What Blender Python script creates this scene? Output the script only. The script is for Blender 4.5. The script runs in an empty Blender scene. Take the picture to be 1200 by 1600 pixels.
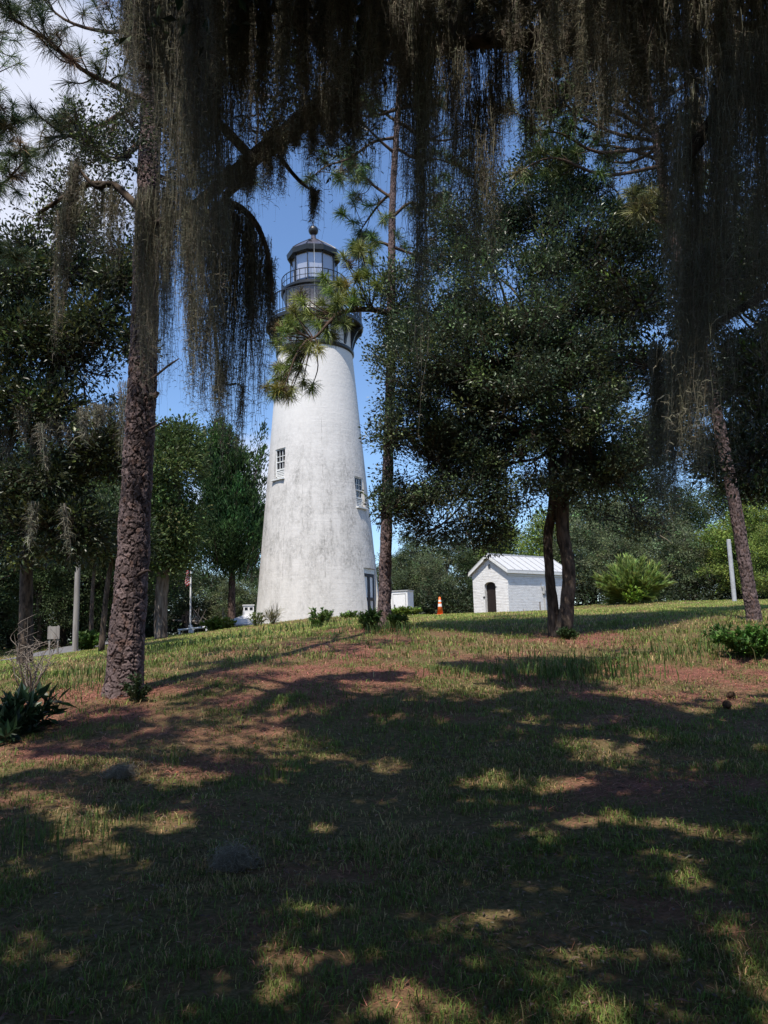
import bpy, bmesh, math
import numpy as np
from math import radians as rad, sin, cos, pi

# ------------------------------------------------------------------ camera, sky, sun, exposure
scene = bpy.context.scene
COL = scene.collection
PITCH, ROLL, FPX = rad(8.9), rad(1.6), 1200.0
EYE = np.array([0, 0, 1.6])
_F = np.array([0, cos(PITCH), sin(PITCH)])
_R0 = np.array([1.0, 0, 0]); _U0 = np.array([0, -sin(PITCH), cos(PITCH)])
_R = cos(ROLL) * _R0 - sin(ROLL) * _U0
_U = cos(ROLL) * _U0 + sin(ROLL) * _R0
import mathutils
cam = bpy.data.objects.new('camera', bpy.data.cameras.new('camera'))
COL.objects.link(cam)
cam.data.sensor_fit = 'VERTICAL'; cam.data.sensor_height = 36; cam.data.lens = 27.0
cam.data.clip_start = 0.05; cam.data.clip_end = 3000
cam.matrix_world = mathutils.Matrix(((_R[0], _U[0], -_F[0], 0), (_R[1], _U[1], -_F[1], 0), (_R[2], _U[2], -_F[2], 1.6), (0, 0, 0, 1)))
scene.camera = cam
scene.render.resolution_x, scene.render.resolution_y = 768, 1024

SUN_AZ, SUN_EL = rad(20), rad(63)            # behind the viewer, to the left
SUN = np.array([-sin(SUN_AZ) * cos(SUN_EL), -cos(SUN_AZ) * cos(SUN_EL), sin(SUN_EL)])
sl = bpy.data.lights.new('sun', 'SUN'); sl.energy = 4.9; sl.angle = rad(0.5); sl.color = (1, 0.93, 0.83)
so = bpy.data.objects.new('sun', sl); COL.objects.link(so)
so.rotation_euler = mathutils.Vector(SUN).to_track_quat('Z', 'Y').to_euler()

scene.view_settings.view_transform = 'Standard'; scene.view_settings.look = 'None'
scene.view_settings.gamma = 1.0; scene.view_settings.exposure = 0.35
scene.cycles.max_bounces = 6; scene.cycles.diffuse_bounces = 3; scene.cycles.glossy_bounces = 3
scene.cycles.transmission_bounces = 4; scene.cycles.transparent_max_bounces = 8
scene.cycles.caustics_reflective = False; scene.cycles.caustics_refractive = False


def px(x, y, Y):
    """the point at distance Y ahead seen at (x, y) of the 1200 x 1600 photograph"""
    d = _F * FPX + _R * (x - 600) - _U * (y - 800)
    return EYE + d * (Y / d[1])


def to_px(p):
    v = np.asarray(p, float) - EYE
    z = v @ _F
    zz = np.where(np.abs(z) < 1e-3, 1e-3, z)
    return 600 + FPX * (v @ _R) / zz, 800 - FPX * (v @ _U) / zz, z


def direction(x, y):
    d = _F * FPX + _R * (x - 600) - _U * (y - 800)
    return d / np.linalg.norm(d)


def N(nt, kind, **kw):
    n = nt.nodes.new(kind)
    for k, v in kw.items():
        if k in n.inputs: n.inputs[k].default_value = v
        else: setattr(n, k, v)
    return n


world = bpy.data.worlds.new('World'); scene.world = world; world.use_nodes = True
nt = world.node_tree; nt.nodes.clear()
sky = N(nt, 'ShaderNodeTexSky', sky_type='NISHITA', sun_disc=False)
sky.sun_elevation = SUN_EL; sky.sun_rotation = math.atan2(SUN[0], SUN[1])
sky.air_density = 1.0; sky.dust_density = 0.6; sky.ozone_density = 2.4
tc = N(nt, 'ShaderNodeTexCoord')
mp = N(nt, 'ShaderNodeMapping'); mp.inputs['Scale'].default_value = (1, 1, 2.2)
nz = N(nt, 'ShaderNodeTexNoise', Scale=5.0, Detail=9.0, Roughness=0.55)
nt.links.new(tc.outputs['Generated'], mp.inputs[0]); nt.links.new(mp.outputs[0], nz.inputs['Vector'])


wn = N(nt, 'ShaderNodeTexNoise', Scale=4.0, Detail=7.0, Roughness=0.6); nt.links.new(mp.outputs[0], wn.inputs['Vector'])
wc = N(nt, 'ShaderNodeVectorMath', operation='MULTIPLY_ADD'); wc.inputs[1].default_value = (0.16, 0.16, 0.16); wc.inputs[2].default_value = (-0.08, -0.08, -0.08)
nt.links.new(wn.outputs['Color'], wc.inputs[0])
warp = N(nt, 'ShaderNodeVectorMath', operation='ADD'); nt.links.new(tc.outputs['Generated'], warp.inputs[0]); nt.links.new(wc.outputs[0], warp.inputs[1])
warp0 = warp; warp = N(nt, 'ShaderNodeVectorMath', operation='NORMALIZE'); nt.links.new(warp0.outputs[0], warp.inputs[0])


def sky_zone(d, c0, c1, lo, hi):
    vm = N(nt, 'ShaderNodeVectorMath', operation='DOT_PRODUCT'); vm.inputs[1].default_value = tuple(d)
    nt.links.new(warp.outputs[0], vm.inputs[0])
    r1 = N(nt, 'ShaderNodeMapRange', interpolation_type='SMOOTHSTEP')
    r1.inputs[1].default_value = cos(rad(c0)); r1.inputs[2].default_value = cos(rad(c1))
    nt.links.new(vm.outputs['Value'], r1.inputs[0])
    r2 = N(nt, 'ShaderNodeMapRange', interpolation_type='SMOOTHSTEP')
    r2.inputs[1].default_value = lo; r2.inputs[2].default_value = hi
    nt.links.new(nz.outputs['Fac'], r2.inputs[0])
    m = N(nt, 'ShaderNodeMath', operation='MULTIPLY')
    nt.links.new(r1.outputs[0], m.inputs[0]); nt.links.new(r2.outputs[0], m.inputs[1])
    return m


z1 = sky_zone(direction(0, 185), 11, 5, 0.12, 0.4)
z2 = sky_zone(direction(392, 765), 4.8, 1.5, 0.26, 0.52)
add = N(nt, 'ShaderNodeMath', operation='ADD', use_clamp=True)
nt.links.new(z1.outputs[0], add.inputs[0]); nt.links.new(z2.outputs[0], add.inputs[1])
cap = N(nt, 'ShaderNodeMath', operation='MULTIPLY'); cap.inputs[1].default_value = 0.9
nt.links.new(add.outputs[0], cap.inputs[0])
tint = N(nt, 'ShaderNodeMix', data_type='RGBA', blend_type='MULTIPLY'); tint.inputs[0].default_value = 1
tint.inputs[7].default_value = (0.86, 0.98, 1.12, 1)
nt.links.new(sky.outputs[0], tint.inputs[6])
mx = N(nt, 'ShaderNodeMix', data_type='RGBA'); mx.inputs[7].default_value = (4.9, 5.1, 5.9, 1)
nt.links.new(cap.outputs[0], mx.inputs[0]); nt.links.new(tint.outputs[2], mx.inputs[6])
bg = N(nt, 'ShaderNodeBackground', Strength=0.14)
wo = N(nt, 'ShaderNodeOutputWorld')
nt.links.new(mx.outputs[2], bg.inputs[0]); nt.links.new(bg.outputs[0], wo.inputs[0])


# ------------------------------------------------------------------ helpers
def nrm(v):
    v = np.asarray(v, float)
    return v / np.maximum(np.linalg.norm(v, axis=-1, keepdims=True), 1e-9)


class MB:
    """collects numpy geometry and links it as one mesh object"""
    def __init__(s): s.v = []; s.q = []; s.t = []; s.c = []; s.n = 0; s.g = []

    def add(s, v, f, col=(0.5, 0.5, 0.5)):
        v = np.asarray(v, float).reshape(-1, 3); f = np.asarray(f, np.int64)
        if len(f): (s.q if f.shape[1] == 4 else s.t).append(f + s.n)
        c = np.asarray(col, float)
        if c.ndim == 1: c = np.tile(c[:3], (len(v), 1))
        s.v.append(v); s.c.append(c[:, :3]); s.n += len(v)

    def ngon(s, v, faces, col=(0.5, 0.5, 0.5)):
        v = np.asarray(v, float).reshape(-1, 3)
        for f in faces: s.g.append([int(i) + s.n for i in f])
        s.v.append(v); s.c.append(np.tile(np.asarray(col, float)[:3], (len(v), 1))); s.n += len(v)

    def box(s, c, d, rz=0.0, col=(0.5, 0.5, 0.5), top=1.0):
        x, y, z = np.asarray(d, float) / 2
        p = np.array([(a * x * (top if k > 0 else 1), b * y * (top if k > 0 else 1), k * z) for k in (-1, 1) for a, b in ((-1, -1), (1, -1), (1, 1), (-1, 1))])
        ca, sa = cos(rz), sin(rz)
        p = np.stack([p[:, 0] * ca - p[:, 1] * sa, p[:, 0] * sa + p[:, 1] * ca, p[:, 2]], 1) + np.asarray(c, float)
        s.add(p, [(0, 3, 2, 1), (4, 5, 6, 7), (0, 1, 5, 4), (1, 2, 6, 5), (2, 3, 7, 6), (3, 0, 4, 7)], col)

    def lathe(s, prof, n=48, cap=True, a0=0.0, col=(0.5, 0.5, 0.5), c=(0, 0, 0)):
        prof = np.asarray(prof, float); m = len(prof)
        a = np.arange(n) * 2 * pi / n + a0
        v = np.stack([prof[:, None, 0] * np.cos(a), prof[:, None, 0] * np.sin(a), np.repeat(prof[:, 1:2], n, 1)], 2).reshape(-1, 3) + np.asarray(c, float)
        i, j = np.meshgrid(np.arange(m - 1), np.arange(n), indexing='ij')
        k = (j + 1) % n
        s.add(v, np.stack([i * n + j, i * n + k, (i + 1) * n + k, (i + 1) * n + j], -1).reshape(-1, 4), col)
        if cap:
            s.g.append([s.n - m * n + q for q in range(n)][::-1]); s.g.append([s.n - n + q for q in range(n)])

    def tube(s, pts, rads, n=8, col=(0.5, 0.5, 0.5), sub=4, bump=0.0, rng=None):
        pts = np.asarray(pts, float); rads = np.broadcast_to(np.asarray(rads, float), (len(pts),))
        p, r = spline(pts, rads, sub)
        t = nrm(np.gradient(p, axis=0))
        ref = np.array([0, 0, 1.0]) if np.abs(t[:, 2]).mean() < 0.7 else np.array([1.0, 0, 0])
        a = nrm(np.cross(t, ref)); b = np.cross(t, a)
        th = np.arange(n) * 2 * pi / n
        rr = np.repeat(r[:, None], n, 1)
        if bump: rr = rr * (1 + bump * (rng or RNG).normal(size=rr.shape))
        v = p[:, None] + rr[..., None] * (a[:, None] * np.cos(th)[:, None] + b[:, None] * np.sin(th)[:, None])
        m = len(p)
        i, j = np.meshgrid(np.arange(m - 1), np.arange(n), indexing='ij'); k = (j + 1) % n
        s.add(v.reshape(-1, 3), np.stack([i * n + j, (i + 1) * n + j, (i + 1) * n + k, i * n + k], -1).reshape(-1, 4), col)
        s.g.append([s.n - m * n + q for q in range(n)]); s.g.append([s.n - n + q for q in range(n)][::-1])

    def mesh(s, name, smooth=False):
        v = np.concatenate(s.v); c = np.concatenate(s.c)
        q = np.concatenate(s.q) if s.q else np.zeros((0, 4), np.int64)
        t = np.concatenate(s.t) if s.t else np.zeros((0, 3), np.int64)
        loops = np.concatenate([q.ravel(), t.ravel(), np.array([i for g in s.g for i in g], np.int64)])
        tot = np.concatenate([np.full(len(q), 4), np.full(len(t), 3), np.array([len(g) for g in s.g], np.int64)]).astype(np.int32)
        start = np.concatenate([[0], np.cumsum(tot)[:-1]]).astype(np.int32)
        m = bpy.data.meshes.new(name)
        m.vertices.add(len(v)); m.vertices.foreach_set('co', v.astype(np.float32).ravel())
        m.loops.add(len(loops)); m.loops.foreach_set('vertex_index', loops.astype(np.int32))
        m.polygons.add(len(tot)); m.polygons.foreach_set('loop_start', start); m.polygons.foreach_set('loop_total', tot)
        m.polygons.foreach_set('use_smooth', np.full(len(tot), bool(smooth)))
        at = m.attributes.new('tint', 'FLOAT_COLOR', 'POINT')
        at.data.foreach_set('color', np.concatenate([c, np.ones((len(c), 1))], 1).astype(np.float32).ravel())
        m.update(calc_edges=True); m.validate()
        return m

    def build(s, name, mat, parent=None, smooth=False, loc=None):
        m = s.mesh(name, smooth); m.materials.append(mat)
        o = bpy.data.objects.new(name, m); COL.objects.link(o)
        if loc is not None: o.location = loc
        if parent is not None: o.parent = parent
        return o


def spline(p, r, sub):
    if sub <= 1 or len(p) < 3: return p, r
    P = np.concatenate([[2 * p[0] - p[1]], p, [2 * p[-1] - p[-2]]])
    out, ro = [], []
    for i in range(len(p) - 1):
        for t in np.arange(sub) / sub:
            a, b, c, d = P[i:i + 4]
            out.append(0.5 * (2 * b + (c - a) * t + (2 * a - 5 * b + 4 * c - d) * t * t + (3 * b - a - 3 * c + d) * t ** 3))
            ro.append(r[i] * (1 - t) + r[i + 1] * t)
    out.append(p[-1]); ro.append(r[-1])
    return np.array(out), np.array(ro)


RNG = np.random.default_rng(7)


def hash3(i, j, k, seed=0):
    h = (i.astype(np.int64) * 374761393 + j.astype(np.int64) * 668265263 + k.astype(np.int64) * 2147483647 + seed * 974634777) & 0xffffffff
    h = ((h ^ (h >> 13)) * 1274126177) & 0xffffffff
    h = h ^ (h >> 16)
    return (h & 0xffffff) / float(0xffffff)


def noise3(p, scale=1.0, seed=0):
    p = np.asarray(p, float) * scale
    i = np.floor(p).astype(np.int64); f = p - i; f = f * f * (3 - 2 * f)
    o = 0
    for a in (0, 1):
        for b in (0, 1):
            for c in (0, 1):
                w = (f[..., 0] if a else 1 - f[..., 0]) * (f[..., 1] if b else 1 - f[..., 1]) * (f[..., 2] if c else 1 - f[..., 2])
                o = o + w * hash3(i[..., 0] + a, i[..., 1] + b, i[..., 2] + c, seed)
    return o


def noise2(x, y, scale=1.0, seed=0, octv=2):
    o = 0; amp = 1; tot = 0
    for k in range(octv):
        o = o + amp * noise3(np.stack([x, y, np.zeros_like(x)], -1), scale * 2 ** k, seed + k); tot += amp; amp *= 0.5
    return o / tot


def tag(o, label=None, cat=None, group=None, kind=None):
    if label: o['label'] = label
    if cat: o['category'] = cat
    if group: o['group'] = group
    if kind: o['kind'] = kind
    return o


def thing(name, loc, label, cat, group=None, rz=0.0):
    o = bpy.data.objects.new(name, None); COL.objects.link(o)
    o.location = tuple(float(q) for q in loc); o.rotation_euler = (0, 0, rz); o.empty_display_size = 0.3
    return tag(o, label, cat, group)


def copy_tree(o, parent=None):
    c = o.copy(); COL.objects.link(c)
    if parent is not None: c.parent = parent
    for ch in list(o.children): copy_tree(ch, c)
    return c


def fix_normals(m):
    b = bmesh.new(); b.from_mesh(m); bmesh.ops.recalc_face_normals(b, faces=b.faces); b.to_mesh(m); b.free()


def carve(o, cutters):
    """cut solid meshes out of an object's mesh for good"""
    tmp = []; fix_normals(o.data)
    for mb in cutters:
        m = mb.mesh('cut'); fix_normals(m); c = bpy.data.objects.new('cut', m); COL.objects.link(c); c.parent = o.parent; tmp.append(c)
        md = o.modifiers.new('b', 'BOOLEAN'); md.operation = 'DIFFERENCE'; md.object = c; md.solver = 'EXACT'
    bpy.context.view_layer.update()
    ev = o.evaluated_get(bpy.context.evaluated_depsgraph_get())
    nm = bpy.data.meshes.new_from_object(ev)
    o.modifiers.clear(); o.data = nm
    for c in tmp: bpy.data.objects.remove(c)


# ------------------------------------------------------------------ materials
def mat(name, base=(0.5, 0.5, 0.5), rough=0.8, spec=0.3, metal=0.0, noise=None, bump=None, tintattr=False, translucent=0.0, stretch=(1, 1, 1)):
    m = bpy.data.materials.new(name); m.use_nodes = True
    nt = m.node_tree; nt.nodes.clear()
    out = N(nt, 'ShaderNodeOutputMaterial'); b = N(nt, 'ShaderNodeBsdfPrincipled')
    b.inputs['Roughness'].default_value = rough; b.inputs['Specular IOR Level'].default_value = spec; b.inputs['Metallic'].default_value = metal
    b.inputs['Base Color'].default_value = (*base, 1)
    src = None
    tcn = N(nt, 'ShaderNodeTexCoord'); mpn = N(nt, 'ShaderNodeMapping'); mpn.inputs['Scale'].default_value = stretch
    nt.links.new(tcn.outputs['Object'], mpn.inputs[0])
    if tintattr:
        a = N(nt, 'ShaderNodeAttribute'); a.attribute_name = 'tint'; src = a.outputs['Color']
    if noise:
        sc, c2, lo, hi = noise
        n1 = N(nt, 'ShaderNodeTexNoise', Scale=sc, Detail=6.0, Roughness=0.6); nt.links.new(mpn.outputs[0], n1.inputs['Vector'])
        mr = N(nt, 'ShaderNodeMapRange'); mr.inputs[1].default_value = lo; mr.inputs[2].default_value = hi
        nt.links.new(n1.outputs['Fac'], mr.inputs[0])
        mm = N(nt, 'ShaderNodeMix', data_type='RGBA'); mm.inputs[6].default_value = (*base, 1); mm.inputs[7].default_value = (*c2, 1)
        if src is not None: nt.links.new(src, mm.inputs[6])
        nt.links.new(mr.outputs[0], mm.inputs[0]); src = mm.outputs[2]
    if src is not None: nt.links.new(src, b.inputs['Base Color'])
    if bump:
        sc, st, di = bump
        n2 = N(nt, 'ShaderNodeTexNoise', Scale=sc, Detail=5.0); nt.links.new(mpn.outputs[0], n2.inputs['Vector'])
        bp = N(nt, 'ShaderNodeBump', Strength=st, Distance=di); nt.links.new(n2.outputs['Fac'], bp.inputs['Height'])
        nt.links.new(bp.outputs[0], b.inputs['Normal'])
    sh = b.outputs[0]
    if translucent:
        tr = N(nt, 'ShaderNodeBsdfTranslucent')
        if src is not None: nt.links.new(src, tr.inputs[0])
        else: tr.inputs[0].default_value = (*base, 1)
        ms = N(nt, 'ShaderNodeMixShader'); ms.inputs[0].default_value = translucent
        nt.links.new(b.outputs[0], ms.inputs[1]); nt.links.new(tr.outputs[0], ms.inputs[2]); sh = ms.outputs[0]
    nt.links.new(sh, out.inputs[0])
    return m


M = {}
M['leaf'] = mat('leaf', rough=0.42, spec=0.42, tintattr=True, translucent=0.22)
M['matte_leaf'] = mat('matte_leaf', rough=0.6, spec=0.3, tintattr=True, translucent=0.25)
M['needle'] = mat('needle', rough=0.5, spec=0.4, tintattr=True, translucent=0.15)
M['grass'] = mat('grass', rough=0.6, spec=0.25, tintattr=True, translucent=0.25)
M['moss'] = mat('moss', rough=0.9, spec=0.1, tintattr=True, translucent=0.25)
M['litter'] = mat('litter', rough=0.75, spec=0.2, tintattr=True)
M['pine_bark'] = mat('pine_bark', rough=0.9, spec=0.15, tintattr=True, bump=(60, 0.6, 0.006))
M['far_bark'] = mat('far_bark', base=(0.13, 0.09, 0.075), rough=0.95, spec=0.1, noise=(7, (0.04, 0.028, 0.024), 0.4, 0.62), bump=(9, 1.0, 0.05), stretch=(1, 1, 0.45))
M['oak_bark'] = mat('oak_bark', base=(0.115, 0.087, 0.068), rough=0.95, spec=0.1, noise=(9, (0.03, 0.024, 0.02), 0.42, 0.62), bump=(14, 1.0, 0.03), stretch=(1, 1, 0.35))
M['grey_bark'] = mat('grey_bark', base=(0.2, 0.17, 0.145), rough=0.95, spec=0.1, noise=(6, (0.08, 0.062, 0.05), 0.4, 0.6), bump=(12, 1.0, 0.03), stretch=(1, 1, 0.2))
M['black_paint'] = mat('black_paint', base=(0.012, 0.013, 0.016), rough=0.4, spec=0.5, noise=(5, (0.03, 0.03, 0.032), 0.5, 0.75))
M['drum_paint'] = mat('drum_paint', base=(0.15, 0.14, 0.16), rough=0.4, spec=0.5, noise=(3, (0.1, 0.09, 0.1), 0.4, 0.7))
M['roof_paint'] = mat('roof_paint', base=(0.06, 0.055, 0.07), rough=0.28, spec=0.8, noise=(4, (0.11, 0.1, 0.12), 0.4, 0.7))
M['white_paint'] = mat('white_paint', base=(0.78, 0.78, 0.78), rough=0.55, spec=0.4, noise=(4, (0.62, 0.62, 0.6), 0.5, 0.8))
M['trim_white'] = mat('trim_white', base=(0.72, 0.73, 0.72), rough=0.6, spec=0.3, noise=(9, (0.5, 0.5, 0.47), 0.5, 0.8))
M['navy_paint'] = mat('navy_paint', base=(0.03, 0.035, 0.05), rough=0.5, spec=0.4)
M['dark_glass'] = mat('dark_glass', base=(0.015, 0.018, 0.024), rough=0.06, spec=0.6)
M['curtain_white'] = mat('curtain_white', base=(0.55, 0.55, 0.58), rough=0.9)
M['dark_door'] = mat('dark_door', base=(0.018, 0.013, 0.012), rough=0.6, noise=(8, (0.03, 0.02, 0.018), 0.4, 0.7))
M['metal_roof'] = mat('metal_roof', base=(0.5, 0.5, 0.51), rough=0.45, spec=0.5, noise=(2.5, (0.5, 0.5, 0.5), 0.45, 0.7))
M['steel'] = mat('steel', base=(0.42, 0.43, 0.44), rough=0.5, spec=0.5, noise=(6, (0.3, 0.3, 0.3), 0.45, 0.7))
M['post_wood'] = mat('post_wood', base=(0.3, 0.28, 0.26), rough=0.9, spec=0.1, noise=(8, (0.18, 0.16, 0.15), 0.4, 0.65), stretch=(1, 1, 0.1))
M['orange'] = mat('orange', base=(0.85, 0.16, 0.02), rough=0.5, spec=0.4, noise=(12, (0.6, 0.12, 0.03), 0.5, 0.8))
M['reflective'] = mat('reflective', base=(0.78, 0.76, 0.72), rough=0.4, spec=0.5)
M['black_rubber'] = mat('black_rubber', base=(0.02, 0.02, 0.02), rough=0.7)
M['asphalt'] = mat('asphalt', base=(0.16, 0.155, 0.165), rough=0.9, noise=(3, (0.11, 0.11, 0.11), 0.4, 0.7), bump=(120, 0.4, 0.01))
M['cloth'] = mat('cloth', rough=0.8, tintattr=True, translucent=0.2)


def stucco_material():
    m = bpy.data.materials.new('stucco'); m.use_nodes = True
    nt = m.node_tree; nt.nodes.clear()
    out = N(nt, 'ShaderNodeOutputMaterial'); b = N(nt, 'ShaderNodeBsdfPrincipled', Roughness=0.85); b.inputs['Specular IOR Level'].default_value = 0.2
    tcn = N(nt, 'ShaderNodeTexCoord')

    def nse(scale, st, det=8, rough=0.65):
        mp = N(nt, 'ShaderNodeMapping'); mp.inputs['Scale'].default_value = st
        nt.links.new(tcn.outputs['Object'], mp.inputs[0])
        n = N(nt, 'ShaderNodeTexNoise', Scale=scale, Detail=float(det), Roughness=rough); nt.links.new(mp.outputs[0], n.inputs['Vector'])
        return n.outputs['Fac']

    def rng(x, lo, hi, a=0.0, bb=1.0):
        r = N(nt, 'ShaderNodeMapRange'); r.inputs[1].default_value = lo; r.inputs[2].default_value = hi; r.inputs[3].default_value = a; r.inputs[4].default_value = bb
        nt.links.new(x, r.inputs[0]); return r.outputs[0]

    def mth(op, x, y):
        n = N(nt, 'ShaderNodeMath', operation=op)
        for i, q in enumerate((x, y)):
            if isinstance(q, (int, float)): n.inputs[i].default_value = q
            else: nt.links.new(q, n.inputs[i])
        return n.outputs[0]

    sx = N(nt, 'ShaderNodeSeparateXYZ'); nt.links.new(tcn.outputs['Object'], sx.inputs[0])
    X, Y, Z = sx.outputs
    ang = mth('ARCTAN2', X, mth('MULTIPLY', Y, -1.0))              # 0 faces the viewer, positive to the right
    # weathering: most between 1 m and 9 m up, mould streaks stretched down, coarse blotches, fine speckle
    hgt = mth('MULTIPLY', rng(Z, 0.0, 2.5, 0.4, 1), rng(Z, 7.0, 11.0, 1, 0.12))
    streak = rng(nse(1.6, (1.6, 1.6, 0.16)), 0.44, 0.72)
    blotch = rng(nse(1.1, (1, 1, 0.8)), 0.40, 0.68)
    speck = rng(nse(9, (1, 1, 0.6), 8, 0.8), 0.36, 0.66)
    grime = mth('MULTIPLY', mth('MULTIPLY', mth('ADD', mth('MULTIPLY', streak, 0.55), mth('MULTIPLY', blotch, 0.75)), speck), hgt)
    mid = mth('MULTIPLY', rng(nse(3.0, (1, 1, 0.35), 5), 0.5, 0.75), hgt)
    courses = rng(nse(1.0, (0.4, 0.4, 9.0), 3), 0.55, 0.75)
    c1 = N(nt, 'ShaderNodeMix', data_type='RGBA'); c1.inputs[6].default_value = (0.64, 0.62, 0.595, 1); c1.inputs[7].default_value = (0.47, 0.455, 0.43, 1)
    nt.links.new(mth('MULTIPLY', mth('ADD', mid, mth('MULTIPLY', courses, 0.25)), 0.8), c1.inputs[0])
    c2 = N(nt, 'ShaderNodeMix', data_type='RGBA', clamp_factor=True); c2.inputs[7].default_value = (0.16, 0.155, 0.145, 1)
    nt.links.new(c1.outputs[2], c2.inputs[6]); nt.links.new(mth('MULTIPLY', grime, 1.1), c2.inputs[0])
    # a few hairline cracks running down
    fac = None
    for a0, zlo, zhi in ((0.2, -1, 16), (-0.52, 1.0, 7.0), (0.62, 3, 7.5), (-0.18, 4.5, 9)):
        wob = mth('MULTIPLY', mth('SUBTRACT', nse(0.9, (0.01, 0.01, 1), 5), 0.5), 0.10 if a0 > 0.5 else 0.035)
        d = mth('ABSOLUTE', mth('SUBTRACT', mth('ADD', ang, wob), a0), 0)
        l = mth('MULTIPLY', rng(d, 0.0, 0.007, 1, 0), rng(nse(1.4 + a0, (0.1, 0.1, 1), 4), 0.46, 0.56))
        l = mth('MULTIPLY', l, mth('MULTIPLY', rng(Z, zlo, zlo + 0.5), rng(Z, zhi, zhi + 0.5, 1, 0)))
        fac = l if fac is None else mth('MAXIMUM', fac, l)
    c3 = N(nt, 'ShaderNodeMix', data_type='RGBA', clamp_factor=True); c3.inputs[7].default_value = (0.2, 0.19, 0.18, 1)
    nt.links.new(c2.outputs[2], c3.inputs[6]); nt.links.new(mth('MULTIPLY', fac, 0.75), c3.inputs[0])
    nt.links.new(c3.outputs[2], b.inputs['Base Color'])
    bp = N(nt, 'ShaderNodeBump', Strength=0.5, Distance=0.03)
    nt.links.new(mth('ADD', nse(6, (1, 1, 1), 6), mth('MULTIPLY', nse(1.0, (0.3, 0.3, 7.0), 3), 0.5)), bp.inputs['Height'])
    nt.links.new(bp.outputs[0], b.inputs['Normal'])
    nt.links.new(b.outputs[0], out.inputs[0])
    return m


def brick_material():
    m = bpy.data.materials.new('painted_brick'); m.use_nodes = True
    nt = m.node_tree; nt.nodes.clear()
    out = N(nt, 'ShaderNodeOutputMaterial'); b = N(nt, 'ShaderNodeBsdfPrincipled', Roughness=0.7); b.inputs['Specular IOR Level'].default_value = 0.25
    tcn = N(nt, 'ShaderNodeTexCoord'); sx = N(nt, 'ShaderNodeSeparateXYZ'); nt.links.new(tcn.outputs['Object'], sx.inputs[0])
    ad = N(nt, 'ShaderNodeMath', operation='ADD'); nt.links.new(sx.outputs[0], ad.inputs[0]); nt.links.new(sx.outputs[1], ad.inputs[1])
    cx = N(nt, 'ShaderNodeCombineXYZ'); nt.links.new(ad.outputs[0], cx.inputs[0]); nt.links.new(sx.outputs[2], cx.inputs[1])
    br = N(nt, 'ShaderNodeTexBrick', Scale=1.0); br.inputs['Brick Width'].default_value = 0.24; br.inputs['Row Height'].default_value = 0.085; br.inputs['Mortar Size'].default_value = 0.012
    br.inputs['Color1'].default_value = (0.85, 0.85, 0.85, 1); br.inputs['Color2'].default_value = (0.80, 0.80, 0.79, 1); br.inputs['Mortar'].default_value = (0.74, 0.74, 0.74, 1)
    nt.links.new(cx.outputs[0], br.inputs['Vector'])
    n1 = N(nt, 'ShaderNodeTexNoise', Scale=4.0, Detail=5.0); nt.links.new(tcn.outputs['Object'], n1.inputs['Vector'])
    mr = N(nt, 'ShaderNodeMapRange'); mr.inputs[1].default_value = 0.45; mr.inputs[2].default_value = 0.8; mr.inputs[4].default_value = 0.5
    nt.links.new(n1.outputs[0], mr.inputs[0])
    mm = N(nt, 'ShaderNodeMix', data_type='RGBA'); mm.inputs[7].default_value = (0.5, 0.48, 0.47, 1)
    nt.links.new(mr.outputs[0], mm.inputs[0]); nt.links.new(br.outputs['Color'], mm.inputs[6]); nt.links.new(mm.outputs[2], b.inputs['Base Color'])
    mth = N(nt, 'ShaderNodeMath', operation='SUBTRACT')
    n2 = N(nt, 'ShaderNodeTexNoise', Scale=9.0, Detail=4.0); nt.links.new(cx.outputs[0], n2.inputs['Vector'])
    nt.links.new(n2.outputs[0], mth.inputs[0]); nt.links.new(br.outputs['Fac'], mth.inputs[1])
    bp = N(nt, 'ShaderNodeBump', Strength=0.9, Distance=0.022); nt.links.new(mth.outputs[0], bp.inputs['Height'])
    nt.links.new(bp.outputs[0], b.inputs['Normal']); nt.links.new(b.outputs[0], out.inputs[0])
    return m


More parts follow.
